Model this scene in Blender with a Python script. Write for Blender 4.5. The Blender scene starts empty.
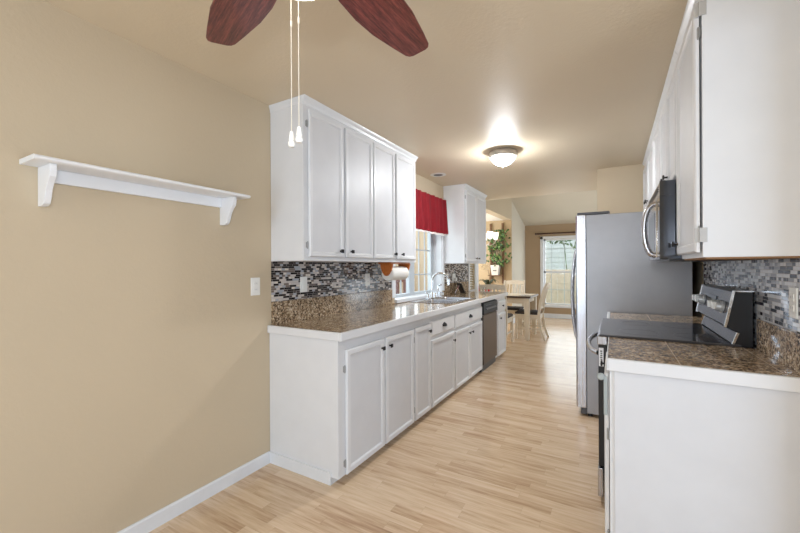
import bpy, bmesh, math, random
from mathutils import Vector, Matrix
random.seed(7)
PI = math.pi
scene = bpy.context.scene
COL = scene.collection

# ------------------------------------------------------------------ camera
F, YAW, ROLL, CAMZ = 370.88, 0.5236, -0.0052, 1.3285
cam_data = bpy.data.cameras.new('camera')
cam_data.sensor_width = 36.0
cam_data.lens = F / 800 * 36.0
cam_data.shift_y = 0.43 / 800
cam_data.clip_start = 0.02
cam = bpy.data.objects.new('camera', cam_data)
COL.objects.link(cam)
right = Vector((math.cos(YAW), math.sin(YAW), 0))
fwd = Vector((-math.sin(YAW), math.cos(YAW), 0))
upv = Vector((0, 0, 1))
cx = right * math.cos(ROLL) + upv * math.sin(ROLL)
cy = upv * math.cos(ROLL) - right * math.sin(ROLL)
m = Matrix((cx, cy, -fwd)).transposed().to_4x4()
m.translation = Vector((0, 0, CAMZ))
cam.matrix_world = m
scene.camera = cam

# ------------------------------------------------------------------ world, exposure, daylight and fill lights
scene.view_settings.view_transform = 'Standard'
scene.view_settings.look = 'None'
scene.view_settings.gamma = 1.0
scene.view_settings.use_curve_mapping = False
scene.view_settings.exposure = 0.23
w = bpy.data.worlds.new('world')
scene.world = w
w.use_nodes = True
bg = w.node_tree.nodes['Background']
bg.inputs[0].default_value = (0.86, 0.94, 1.0, 1)
bg.inputs[1].default_value = 2.2


def area(name, loc, rot, sx, sy, power, col):
    d = bpy.data.lights.new(name, 'AREA')
    d.shape = 'RECTANGLE'
    d.size, d.size_y = sx, sy
    d.energy = power
    d.color = col
    o = bpy.data.objects.new(name, d)
    o.location = loc
    o.rotation_euler = rot
    COL.objects.link(o)
    return o


# fill light added behind the camera
area('fill_behind_camera', (-1.38, -2.84, 1.25), (PI / 2, 0, 0), 1.15, 2.1, 50, (0.69, 0.83, 1.0))
# fill light added in the breakfast area, unseen right of the camera
area('fill_right_side', (2.04, 0.0, 1.2), (0, PI / 2, 0), 2.0, 2.6, 46, (0.62, 0.78, 1.0))
# added fill from the far room's unseen right side, then daylight at the windows
area('fill_far_room', (2.45, 8.2, 1.3), (0, PI / 2, 0), 2.1, 2.6, 75, (0.72, 0.87, 1.0))
area('daylight_far_window', (-1.06, 10.34, 1.18), (-PI / 2, 0, 0), 1.0, 1.6, 11, (0.88, 0.95, 1.0))
area('daylight_kitchen_window', (-2.42, 4.06, 1.6), (0, -PI / 2, 0), 1.2, 1.25, 10, (0.75, 0.9, 1.0))
area('fill_dining_nook', (-3.72, 7.5, 1.5), (0, -PI / 2, 0), 1.4, 1.6, 52, (0.92, 0.96, 1.0))  # fill light added at the unseen side of the nook
# the photographer's flash, just above the lens
fl = bpy.data.lights.new('flash', 'POINT')
fl.energy = 19
fl.shadow_soft_size = 0.035
fl.color = (0.90, 0.95, 1.0)
flo = bpy.data.objects.new('flash', fl)
flo.location = (-0.12, -0.05, 1.62)
COL.objects.link(flo)


# ------------------------------------------------------------------ materials
def s2l(c):
    return tuple(((v / 255) / 12.92 if v / 255 <= 0.04045 else ((v / 255 + 0.055) / 1.055) ** 2.4) for v in c)


class NT:
    def __init__(self, name):
        self.m = bpy.data.materials.new(name)
        self.m.use_nodes = True
        self.t = self.m.node_tree
        self.b = self.t.nodes['Principled BSDF']

    def n(self, typ, **kw):
        x = self.t.nodes.new(typ)
        for k, v in kw.items():
            setattr(x, k, v)
        return x

    def l(self, a, b):
        self.t.links.new(a, b)

    def put(self, sock, v):
        if hasattr(v, 'is_linked') or hasattr(v, 'links'):
            self.l(v, sock)
        else:
            sock.default_value = v

    def math(self, op, a, b=0.0, c=0.0):
        x = self.n('ShaderNodeMath', operation=op)
        for i, v in enumerate((a, b, c)):
            self.put(x.inputs[i], v)
        return x.outputs[0]

    def ramp(self, fac, stops, interp='LINEAR'):
        r = self.n('ShaderNodeValToRGB')
        cr = r.color_ramp
        cr.interpolation = interp
        while len(cr.elements) < len(stops):
            cr.elements.new(0.5)
        for e, (p, c) in zip(cr.elements, stops):
            e.position = p
            e.color = (*c, 1)
        self.l(fac, r.inputs[0])
        return r.outputs[0]

    def coords(self):
        return self.n('ShaderNodeNewGeometry').outputs['Position']

    def obj(self):
        return self.n('ShaderNodeTexCoord').outputs['Object']

    def noise(self, vec, scale, detail=2, rough=0.5, dims=None):
        x = self.n('ShaderNodeTexNoise')
        x.inputs['Scale'].default_value = scale
        x.inputs['Detail'].default_value = detail
        x.inputs['Roughness'].default_value = rough
        if vec is not None:
            self.l(vec, x.inputs['Vector'])
        return x.outputs['Fac']

    def mapping(self, vec, scale=(1, 1, 1), loc=(0, 0, 0), rot=(0, 0, 0)):
        x = self.n('ShaderNodeMapping')
        x.inputs['Scale'].default_value = scale
        x.inputs['Location'].default_value = loc
        x.inputs['Rotation'].default_value = rot
        self.l(vec, x.inputs['Vector'])
        return x.outputs[0]

    def mix(self, fac, a, b, mode='MIX'):
        x = self.n('ShaderNodeMix', data_type='RGBA', blend_type=mode)
        self.put(x.inputs['Factor'], fac)
        for s, v in ((x.inputs['A'], a), (x.inputs['B'], b)):
            if isinstance(v, tuple):
                s.default_value = (*v, 1) if len(v) == 3 else v
            else:
                self.l(v, s)
        return x.outputs['Result']

    def bump(self, height, strength, dist):
        x = self.n('ShaderNodeBump')
        x.inputs['Strength'].default_value = strength
        x.inputs['Distance'].default_value = dist
        self.l(height, x.inputs['Height'])
        self.l(x.outputs[0], self.b.inputs['Normal'])

    def set(self, col=None, rough=None, metal=None, **kw):
        if col is not None:
            self.put(self.b.inputs['Base Color'], (*col, 1) if isinstance(col, tuple) and len(col) == 3 else col)
        if rough is not None:
            self.put(self.b.inputs['Roughness'], rough)
        if metal is not None:
            self.b.inputs['Metallic'].default_value = metal
        for k, v in kw.items():
            self.b.inputs[k.replace('_', ' ')].default_value = v
        return self.m


def plain(name, rgb, rough=0.5, metal=0.0, vary=0.03, bump=0.0, bscale=60, **kw):
    t = NT(name)
    c = s2l(rgb)
    nz = t.noise(t.obj(), 9.0, 3)
    lo = tuple(max(0, v * (1 - vary)) for v in c)
    hi = tuple(min(1, v * (1 + vary)) for v in c)
    t.set(t.ramp(nz, [(0.3, lo), (0.7, hi)]), rough, metal, **kw)
    if bump:
        t.bump(t.noise(t.obj(), bscale, 3), bump, 0.003)
    return t.m


def paint_wall(name, rgb, rough=0.75, bump=0.25):
    t = NT(name)
    c = s2l(rgb)
    p = t.coords()
    nz = t.noise(p, 1.3, 2)
    t.set(t.ramp(nz, [(0.25, tuple(v * 0.97 for v in c)), (0.75, tuple(min(1, v * 1.03) for v in c))]), rough)
    t.bump(t.noise(p, 55, 4, 0.6), bump, 0.004)
    return t.m


M = {}
M['wall'] = paint_wall('beige_wall_paint', (200, 183, 156))
M['nook_wall'] = paint_wall('tan_wall_paint', (186, 164, 130))
M['ceiling'] = paint_wall('beige_ceiling_paint', (220, 204, 178), 0.5, 0.35)
M['far_ceiling'] = paint_wall('pale_ceiling_paint', (206, 197, 180), 0.7, 0.3)
M['white_ceiling'] = paint_wall('white_ceiling_paint', (238, 232, 220), 0.8, 0.2)
M['far_wall'] = paint_wall('brown_wall_paint', (172, 148, 119))
M['trim'] = plain('white_trim_paint', (226, 228, 231), 0.4)
M['cab'] = plain('white_cabinet_paint', (226, 227, 229), 0.33, 0, 0.015, 0.06, 40)
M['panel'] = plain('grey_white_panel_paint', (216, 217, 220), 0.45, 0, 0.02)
M['shelf'] = plain('white_shelf_paint', (236, 237, 239), 0.35, 0, 0.015)
M['white_plastic'] = plain('white_plastic', (238, 237, 232), 0.3)
M['black_iron'] = plain('dark_bronze_hardware', (44, 42, 43), 0.35, 0.6)
M['hinge'] = plain('dull_nickel', (158, 158, 157), 0.4, 0.2)
M['nickel'] = plain('brushed_nickel', (188, 180, 170), 0.4, 0.35)
M['chrome'] = plain('chrome', (225, 227, 230), 0.08, 1.0)
M['black_gloss'] = plain('black_glass', (12, 13, 16), 0.06)
M['mw_side'] = plain('dark_gloss_steel', (82, 86, 94), 0.1, 0.75)
M['black'] = plain('black_enamel', (24, 24, 27), 0.3)
M['dark_grey'] = plain('dark_grey_plastic', (84, 85, 90), 0.4)
M['fridge_side'] = plain('grey_painted_metal', (164, 165, 169), 0.34, 0.35, 0.03, 0.12, 180)
M['red'] = plain('red_cotton', (138, 9, 27), 0.85, 0, 0.12, 0.3, 200)
M['lace'] = plain('white_lace', (240, 236, 232), 0.8)
M['paper'] = plain('paper_towel', (240, 238, 232), 0.95, 0, 0.02, 0.3, 120)
M['rod'] = plain('dark_rod', (70, 42, 28), 0.4)
M['cream'] = plain('cream_painted_wood', (222, 211, 193), 0.45, 0, 0.05)
M['cushion'] = plain('charcoal_cushion', (58, 54, 55), 0.8, 0, 0.1, 0.2, 200)
M['dark_wood'] = plain('dark_table_edge', (62, 42, 32), 0.3)
M['mat_cloth'] = plain('cream_placemat', (232, 224, 208), 0.9, 0, 0.04)
M['pot'] = plain('white_ceramic', (235, 230, 220), 0.25)
M['red_pot'] = plain('red_ceramic', (186, 26, 30), 0.25)
M['petal'] = plain('cream_petal', (250, 238, 214), 0.6)
M['fence'] = plain('fence_boards', (234, 217, 198), 0.8, 0, 0.08)
M['sticker'] = plain('white_sticker', (240, 241, 243), 0.5)
M['soil'] = plain('dark_soil', (50, 36, 26), 0.95)
M['grass'] = plain('lawn', (96, 122, 70), 0.95, 0, 0.3)
M['blue_siding'] = plain('pale_blue_siding', (224, 228, 231), 0.8)
M['bluegrey'] = plain('blue_grey_vinyl', (188, 195, 200), 0.4)
M['exterior_beige'] = plain('beige_stucco', (226, 208, 180), 0.85)
M['deck_wood'] = plain('red_brown_wood', (128, 84, 76), 0.7)


def mat_wood(name, c1, c2, c3, rough, scale, stretch, coat=0.0):
    t = NT(name)
    v = t.mapping(t.obj(), stretch)
    n1 = t.noise(v, scale, 6, 0.65)
    n2 = t.noise(v, scale * 5, 3, 0.5)
    f = t.math('ADD', t.math('MULTIPLY', n1, 0.75), t.math('MULTIPLY', n2, 0.25))
    t.set(t.ramp(f, [(0.36, s2l(c1)), (0.5, s2l(c2)), (0.64, s2l(c3))]), rough)
    t.b.inputs['Coat Weight'].default_value = coat
    return t.m


M['mahogany'] = mat_wood('mahogany_blade', (58, 22, 24), (104, 48, 46), (142, 74, 66), 0.3, 9, (1.2, 16, 16), 0.25)
M['holder_wood'] = mat_wood('orange_pine', (150, 78, 26), (184, 102, 40), (206, 128, 60), 0.35, 6, (20, 2, 6))
M['lattice_wood'] = mat_wood('brown_lattice', (84, 58, 36), (112, 80, 50), (134, 100, 66), 0.6, 10, (10, 10, 1))


def mat_steel():
    t = NT('brushed_stainless')
    v = t.mapping(t.coords(), (300, 300, 2))
    nz = t.noise(v, 1.0, 2)
    t.set(t.ramp(nz, [(0.3, s2l((176, 176, 180))), (0.7, s2l((200, 200, 204)))]), t.math('MULTIPLY_ADD', nz, 0.12, 0.2), 1.0)
    return t.m


M['steel'] = mat_steel()
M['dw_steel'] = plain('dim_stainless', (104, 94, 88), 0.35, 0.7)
M['dw_black'] = plain('dishwasher_panel_black', (22, 22, 24), 0.55)
M['cooktop'] = plain('cooktop_glass_grey_sheen', (92, 93, 99), 0.1, 0.55)  # black glass; its reflected light is put into the grey metallic base
M['nickel_light'] = plain('bright_nickel', (196, 196, 195), 0.35, 0.3)
M['raw_wood'] = plain('unpainted_plywood', (150, 112, 76), 0.7)
M['clear_plastic'] = plain('clear_plastic', (168, 176, 176), 0.15)
M['chain'] = plain('chain_metal', (214, 206, 190), 0.4)
M['range_grey'] = plain('range_panel_steel', (104, 104, 110), 0.25, 0.5)


def mat_floor():
    t = NT('oak_laminate_floor')
    p = t.coords()
    s = t.n('ShaderNodeSeparateXYZ')
    t.l(p, s.inputs[0])
    x, y = s.outputs[0], s.outputs[1]
    row = t.math('FLOOR', t.math('DIVIDE', y, 0.066))
    wn = t.n('ShaderNodeTexWhiteNoise', noise_dimensions='1D')
    t.l(row, wn.inputs['W'])
    xo = t.math('ADD', x, t.math('MULTIPLY', wn.outputs[0], 3.7))
    colv = t.math('FLOOR', t.math('DIVIDE', xo, 0.52))
    cmb = t.n('ShaderNodeCombineXYZ')
    t.l(row, cmb.inputs[0])
    t.l(colv, cmb.inputs[1])
    w2 = t.n('ShaderNodeTexWhiteNoise', noise_dimensions='2D')
    t.l(cmb.outputs[0], w2.inputs['Vector'])
    tone = w2.outputs[0]
    # grain
    off = t.n('ShaderNodeCombineXYZ')
    t.l(t.math('MULTIPLY', tone, 37.0), off.inputs[2])
    gv = t.n('ShaderNodeVectorMath', operation='ADD')
    t.l(t.mapping(p, (2.2, 26, 1)), gv.inputs[0])
    t.l(off.outputs[0], gv.inputs[1])
    g1 = t.noise(gv.outputs[0], 1.6, 6, 0.62)
    gv2 = t.n('ShaderNodeVectorMath', operation='ADD')
    t.l(t.mapping(p, (5, 120, 1)), gv2.inputs[0])
    t.l(off.outputs[0], gv2.inputs[1])
    g2 = t.noise(gv2.outputs[0], 1.4, 3)
    f = t.math('ADD', t.math('MULTIPLY', tone, 0.22), t.math('ADD', t.math('MULTIPLY', g1, 0.85), t.math('MULTIPLY', g2, 0.2)))
    base = t.ramp(f, [(0.36, s2l((172, 138, 108))), (0.55, s2l((203, 174, 143))), (0.72, s2l((219, 194, 164))), (0.9, s2l((228, 206, 179)))])
    # seams
    fy = t.math('FRACT', t.math('DIVIDE', y, 0.066))
    fx = t.math('FRACT', t.math('DIVIDE', xo, 0.52))
    sy = t.math('LESS_THAN', fy, 0.022)
    sx = t.math('LESS_THAN', fx, 0.004)
    seam = t.math('MAXIMUM', sy, sx)
    c = t.mix(t.math('MULTIPLY', seam, 0.2), base, s2l((120, 84, 60)))
    t.set(c, t.math('MULTIPLY_ADD', g1, 0.1, 0.15))
    t.bump(t.math('SUBTRACT', g2, seam), 0.04, 0.002)
    return t.m


M['floor'] = mat_floor()


def mat_mosaic(stops, name):
    """thin strip glass mosaic on a wall that faces +X or -X (runs in Y and Z)"""
    t = NT(name)
    p = t.coords()
    s = t.n('ShaderNodeSeparateXYZ')
    t.l(p, s.inputs[0])
    y = t.math('ADD', t.math('ADD', s.outputs[0], s.outputs[1]), 10.0)
    z = s.outputs[2]
    RH = 0.0152
    row = t.math('FLOOR', t.math('DIVIDE', z, RH))
    wn = t.n('ShaderNodeTexWhiteNoise', noise_dimensions='1D')
    t.l(row, wn.inputs['W'])
    wid = t.math('MULTIPLY_ADD', wn.outputs[0], 0.03, 0.042)
    wn2 = t.n('ShaderNodeTexWhiteNoise', noise_dimensions='1D')
    t.l(t.math('ADD', row, 71.3), wn2.inputs['W'])
    u = t.math('DIVIDE', t.math('ADD', y, wn2.outputs[0]), wid)
    c0 = t.math('FLOOR', u)
    fu = t.math('FRACT', u)
    fv = t.math('FRACT', t.math('DIVIDE', z, RH))
    # some tiles are split in two
    cmb = t.n('ShaderNodeCombineXYZ')
    t.l(row, cmb.inputs[0])
    t.l(c0, cmb.inputs[1])
    ws = t.n('ShaderNodeTexWhiteNoise', noise_dimensions='2D')
    t.l(cmb.outputs[0], ws.inputs['Vector'])
    split = t.math('GREATER_THAN', ws.outputs[0], 0.55)
    half = t.math('MULTIPLY', t.math('GREATER_THAN', fu, 0.45), split)
    cmb2 = t.n('ShaderNodeCombineXYZ')
    t.l(row, cmb2.inputs[0])
    t.l(t.math('ADD', c0, t.math('MULTIPLY', half, 0.37)), cmb2.inputs[1])
    wc = t.n('ShaderNodeTexWhiteNoise', noise_dimensions='2D')
    t.l(cmb2.outputs[0], wc.inputs['Vector'])
    col = t.ramp(wc.outputs[0], stops, 'CONSTANT')
    g = t.math('MAXIMUM', t.math('LESS_THAN', fv, 0.11), t.math('LESS_THAN', t.math('MULTIPLY', fu, wid), 0.0022))
    mid = t.math('MULTIPLY', split, t.math('LESS_THAN', t.math('ABSOLUTE', t.math('SUBTRACT', fu, 0.45)), 0.025))
    g = t.math('MAXIMUM', g, mid)
    t.set(t.mix(g, col, s2l((168, 162, 156))), t.math('MULTIPLY_ADD', g, 0.5, 0.16))
    t.bump(t.math('SUBTRACT', 1.0, g), 0.3, 0.002)
    return t.m


M['mosaic'] = mat_mosaic([(0.0, s2l((30, 22, 22))), (0.30, s2l((120, 108, 100))), (0.42, s2l((200, 192, 186))), (0.62, s2l((168, 172, 180))), (0.76, s2l((222, 212, 200))), (0.9, s2l((70, 60, 60)))], 'strip_mosaic_warm')
M['mosaic_grey'] = mat_mosaic([(0.0, s2l((44, 44, 54))), (0.2, s2l((160, 162, 168))), (0.38, s2l((224, 225, 229))), (0.62, s2l((190, 192, 199))), (0.82, s2l((226, 226, 228))), (0.93, s2l((98, 100, 110)))], 'strip_mosaic_grey')


GX = 0.305 - (10.225 % 0.305)


def mat_granite():
    t = NT('brown_granite_tile')
    p = t.coords()
    def cells(scale):
        v = t.n('ShaderNodeTexVoronoi')
        v.inputs['Scale'].default_value = scale
        t.l(p, v.inputs['Vector'])
        sp = t.n('ShaderNodeSeparateColor')
        t.l(v.outputs['Color'], sp.inputs[0])
        return sp.outputs[0]
    n1 = t.noise(p, 26, 4, 0.65)
    f = t.math('ADD', t.math('MULTIPLY', cells(95), 0.34), t.math('ADD', t.math('MULTIPLY', cells(190), 0.22), t.math('MULTIPLY', n1, 0.46)))
    base = t.ramp(f, [(0.27, s2l((28, 22, 18))), (0.37, s2l((94, 74, 56))), (0.48, s2l((144, 120, 93))), (0.60, s2l((178, 154, 124))), (0.74, s2l((218, 203, 180)))])
    s = t.n('ShaderNodeSeparateXYZ')
    t.l(p, s.inputs[0])
    g = None
    for i, o in ((0, GX), (1, 0.19)):
        fr = t.math('FRACT', t.math('DIVIDE', t.math('ADD', s.outputs[i], 10 + o), 0.305))
        q = t.math('LESS_THAN', fr, 0.011)
        g = q if g is None else t.math('MAXIMUM', g, q)
    t.set(t.mix(t.math('MULTIPLY', g, 0.8), base, s2l((176, 156, 130))), t.math('MULTIPLY_ADD', g, 0.3, 0.12))
    return t.m


M['granite'] = mat_granite()


def mat_glass():
    t = NT('window_glass')
    tr = t.n('ShaderNodeBsdfTransparent')
    tr.inputs[0].default_value = (0.96, 0.965, 0.965, 1)
    gl = t.n('ShaderNodeBsdfGlossy')
    gl.inputs['Roughness'].default_value = 0.02
    mx = t.n('ShaderNodeMixShader')
    mx.inputs[0].default_value = 0.07
    t.l(tr.outputs[0], mx.inputs[1])
    t.l(gl.outputs[0], mx.inputs[2])
    t.l(mx.outputs[0], t.t.nodes['Material Output'].inputs[0])
    return t.m


M['glass'] = mat_glass()


def mat_emit(name, rgb, strength):
    t = NT(name)
    t.set(s2l(rgb), 0.4)
    t.b.inputs['Emission Color'].default_value = (*s2l(rgb), 1)
    t.b.inputs['Emission Strength'].default_value = strength
    return t.m


M['bowl_fan'] = mat_emit('frosted_fan_bowl', (255, 250, 246), 9.0)
M['bowl_dome'] = mat_emit('frosted_dome_glass', (246, 250, 255), 165.0)
M['shade_glow'] = mat_emit('frosted_lamp_shade', (255, 248, 238), 1.3)
M['bulb'] = mat_emit('recessed_bulb', (255, 244, 225), 0.25)


def mat_leaf():
    t = NT('ivy_leaf')
    nz = t.noise(t.obj(), 22, 2)
    t.set(t.ramp(nz, [(0.35, s2l((34, 62, 28))), (0.5, s2l((64, 102, 44))), (0.66, s2l((130, 160, 84)))]), 0.5)
    return t.m


M['leaf'] = mat_leaf()
M['dark_leaf'] = plain('orchid_leaf', (38, 62, 34), 0.4)
M['shrub'] = plain('shrub_leaf', (84, 120, 66), 0.8, 0, 0.3)


# ------------------------------------------------------------------ mesh helpers
class MB:
    def __init__(self):
        self.bm = bmesh.new()

    def quad(self, pts):
        return self.bm.faces.new([self.bm.verts.new(p) for p in pts])

    def box(self, x0, x1, y0, y1, z0, z1):
        x0, x1 = min(x0, x1), max(x0, x1)
        y0, y1 = min(y0, y1), max(y0, y1)
        z0, z1 = min(z0, z1), max(z0, z1)
        v = [self.bm.verts.new((x, y, z)) for x in (x0, x1) for y in (y0, y1) for z in (z0, z1)]
        for f in ((0, 1, 3, 2), (4, 6, 7, 5), (0, 4, 5, 1), (2, 3, 7, 6), (0, 2, 6, 4), (1, 5, 7, 3)):
            self.bm.faces.new([v[i] for i in f])
        return self

    def prism(self, pts, axis, a0, a1):
        """polygon extruded along axis ('x': pts are (y,z); 'y': (x,z); 'z': (x,y))"""
        def mk(p, a):
            return {'x': (a, p[0], p[1]), 'y': (p[0], a, p[1]), 'z': (p[0], p[1], a)}[axis]
        A = [self.bm.verts.new(mk(p, a0)) for p in pts]
        B = [self.bm.verts.new(mk(p, a1)) for p in pts]
        self.bm.faces.new(A)
        self.bm.faces.new(B[::-1])
        n = len(pts)
        for i in range(n):
            self.bm.faces.new([A[i], A[(i + 1) % n], B[(i + 1) % n], B[i]])
        return self

    def lathe(self, prof, c=(0, 0, 0), axis='z', seg=24, flip=1, loop=False):
        """prof: list of (radius, height)"""
        def mk(r, h, a):
            p, q = r * math.cos(a), r * math.sin(a)
            h *= flip
            d = {'z': (p, q, h), 'x': (h, p, q), 'y': (p, h, q)}[axis]
            return (c[0] + d[0], c[1] + d[1], c[2] + d[2])
        rings = []
        for r, h in prof:
            if r < 1e-6:
                rings.append([self.bm.verts.new(mk(0, h, 0))])
            else:
                rings.append([self.bm.verts.new(mk(r, h, 2 * PI * k / seg)) for k in range(seg)])
        if loop:
            rings.append(rings[0])
        for a, b in zip(rings, rings[1:]):
            for k in range(seg):
                k2 = (k + 1) % seg
                if len(a) == 1 and len(b) == 1:
                    continue
                if len(a) == 1:
                    self.bm.faces.new([a[0], b[k2], b[k]])
                elif len(b) == 1:
                    self.bm.faces.new([a[k], a[k2], b[0]])
                else:
                    self.bm.faces.new([a[k], a[k2], b[k2], b[k]])
        for rg in () if loop else (rings[0], rings[-1]):
            if len(rg) > 1:
                self.bm.faces.new(rg)
        return self

    def tube(self, path, r, seg=10, radii=None):
        path = [Vector(p) for p in path]
        rings = []
        prev = None
        for i, p in enumerate(path):
            d = (path[min(i + 1, len(path) - 1)] - path[max(i - 1, 0)]).normalized()
            if prev is None:
                a = Vector((0, 0, 1)) if abs(d.z) < 0.9 else Vector((1, 0, 0))
                u = d.cross(a).normalized()
            else:
                u = (prev - d * prev.dot(d)).normalized()
            prev = u
            v = d.cross(u)
            rr = radii[i] if radii else r
            rings.append([self.bm.verts.new(p + u * rr * math.cos(2 * PI * k / seg) + v * rr * math.sin(2 * PI * k / seg)) for k in range(seg)])
        for a, b in zip(rings, rings[1:]):
            for k in range(seg):
                self.bm.faces.new([a[k], a[(k + 1) % seg], b[(k + 1) % seg], b[k]])
        self.bm.faces.new(rings[0][::-1])
        self.bm.faces.new(rings[-1])
        return self

    def rings(self, rl, cap0=True, cap1=True):
        R = [[self.bm.verts.new(p) for p in r] for r in rl]
        n = len(R[0])
        for a, b in zip(R, R[1:]):
            for k in range(n):
                self.bm.faces.new([a[k], a[(k + 1) % n], b[(k + 1) % n], b[k]])
        if cap0:
            self.bm.faces.new(R[0][::-1])
        if cap1:
            self.bm.faces.new(R[-1])
        return self

    def build(self, name, mat, parent=None, bev=0.0, smooth=False, org=None):
        """vertices are in world coordinates; the object's frame is its thing's frame"""
        bmesh.ops.recalc_face_normals(self.bm, faces=self.bm.faces)
        off = Vector((0, 0, 0))
        q = parent
        while q is not None:
            off += q.location
            q = q.parent
        loc = Vector(org) - off if org is not None else Vector((0, 0, 0))
        sub = off + loc
        for v in self.bm.verts:
            v.co -= sub
        if smooth:
            for f in self.bm.faces:
                f.smooth = True
        me = bpy.data.meshes.new(name)
        self.bm.to_mesh(me)
        self.bm.free()
        me.materials.append(M[mat] if isinstance(mat, str) else mat)
        o = bpy.data.objects.new(name, me)
        COL.objects.link(o)
        o.location = loc
        if parent is not None:
            o.parent = parent
        if bev:
            b = o.modifiers.new('bevel', 'BEVEL')
            b.width = bev
            b.segments = 2
            b.limit_method = 'ANGLE'
            b.angle_limit = 0.6
        if smooth:
            e = o.modifiers.new('split', 'EDGE_SPLIT')
            e.split_angle = 0.7
        return o


def tag(o, label, cat, group=None, kind=None):
    o['label'] = label
    o['category'] = cat
    if group:
        o['group'] = group
    if kind:
        o['kind'] = kind
    return o


def thing(name, label, cat, loc=(0, 0, 0), group=None):
    o = bpy.data.objects.new(name, None)
    o.empty_display_size = 0.05
    COL.objects.link(o)
    o.location = loc
    return tag(o, label, cat, group)


def struct(name, mb, mat, parent=None, bev=0.0):
    o = mb.build(name, mat, parent, bev)
    if parent is None:
        o['kind'] = 'structure'
    return o


def box(*a):
    return MB().box(*a)


def dup(root, loc, rotz=0.0, label=None, group=None):
    r = root.copy()
    COL.objects.link(r)
    r.location = loc
    r.rotation_euler = (0, 0, rotz)
    if label:
        r['label'] = label
    if group:
        r['group'] = group
    for ch in list(root.children):
        c = ch.copy()
        COL.objects.link(c)
        c.parent = r
        for g in list(ch.children):
            d = g.copy()
            COL.objects.link(d)
            d.parent = c
    return r


# ================================================================== SETTING
XL, XR, H = -2.045, 0.60, 2.44
WT = 0.165                      # wall thickness
YK = 6.05                       # end of the kitchen ceiling
YB = 10.2                       # far wall
YF = -2.9                       # wall behind the camera

struct('floor', box(-3.9, 2.9, YF - 0.1, YB + 0.2, -0.1, 0), 'floor')
struct('ceiling', MB().box(XL - WT, 0.9, YF - 0.1, YK, H, H + 0.12).box(0.9, 2.2, YF - 0.1, 1.80, H, H + 0.12), 'ceiling')
# sloped ceiling of the far room: low at the far wall, rising towards the kitchen
SL = 0.30
struct('ceiling_far', MB().prism([(YK, 2.40 + SL * (YB - YK)), (YB + 0.15, 2.40 - SL * 0.15), (YB + 0.15, 2.52), (YK, 2.55 + SL * (YB - YK))], 'x', XL - WT, 2.7), 'far_ceiling')
struct('ceiling_riser', box(XL - WT, 2.7, YK, YK + 0.1, H, 2.6 + SL * (YB - YK)), 'ceiling')

# left wall with its kitchen window opening
WY0, WY1, WZ0, WZ1 = 3.42, 4.69, 0.97, 2.17
BY0, BY1, BZ0, BZ1 = 5.79, 6.06, 0.95, 2.10          # narrow blind window past the cabinets
wl = MB()
wl.box(XL - WT, XL, YF, WY0, 0, H)
wl.box(XL - WT, XL, WY0, WY1, 0, WZ0)
wl.box(XL - WT, XL, WY0, WY1, WZ1, H)
wl.box(XL - WT, XL, WY1, BY0, 0, H)
wl.box(XL - WT, XL, BY0, BY1, 0, BZ0)
wl.box(XL - WT, XL, BY0, BY1, BZ1, H)
wl.box(XL - WT, XL, BY1, 6.25, 0, H)
struct('wall_left', wl, 'wall')
struct('wall_nook_header', box(XL - WT, XL, 6.25, 8.719, 2.40, 4.0), 'wall')
struct('wall_left_far', box(XL - WT, XL - 0.002, 8.72, YB, 0, 3.4), 'far_ceiling')
struct('wall_nook_back', MB().box(-3.9, XL - WT, 8.70, 8.82, 0, 2.6).box(XL - WT, XL - 0.002, 8.70, 8.72, 0, 2.40), 'nook_wall')
nl = MB()
nl.box(-3.9, -3.8, 6.15, 6.9, 0, 2.6).box(-3.9, -3.8, 8.1, 8.82, 0, 2.6).box(-3.9, -3.8, 6.9, 8.1, 0, 0.9).box(-3.9, -3.8, 6.9, 8.1, 2.1, 2.6)
struct('wall_nook_left', nl, 'nook_wall')
struct('wall_nook_front', box(-3.9, XL - WT, 6.13, 6.25, -0.1, 2.6), 'exterior_beige')
struct('ceiling_nook', box(-3.9, XL - WT, 6.13, 8.82, 2.405, 2.5), 'white_ceiling')
# right side of the kitchen, the return wall past the refrigerator
struct('wall_right', MB().box(XR, XR + 0.12, 1.70, 4.83, 0, H).box(XR, XR + 0.12, YF, -2.2, 0, H).box(XR, XR + 0.12, -2.2, 1.70, 2.2, H), 'wall')
struct('wall_right_return', box(-0.165, XR + 0.12, 4.83, 4.95, 0, H), 'wall')
struct('wall_right_far', box(2.6, 2.7, 4.9, YB, 0, 3.9), 'far_wall')
struct('wall_hall_right', box(XR + 0.12, 2.7, 4.83, 4.95, 0, 3.9), 'far_wall')
# far wall with its window
FX0, FX1, FZ0, FZ1 = -1.60, -0.52, 0.33, 2.03
fw = MB()
fw.box(XL - WT, FX0, YB, YB + 0.15, 0, 2.5)
fw.box(FX1, 2.7, YB, YB + 0.15, 0, 2.5)
fw.box(FX0, FX1, YB, YB + 0.15, 0, FZ0)
fw.box(FX0, FX1, YB, YB + 0.15, FZ1, 2.5)
struct('wall_back', fw, 'far_wall')
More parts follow.
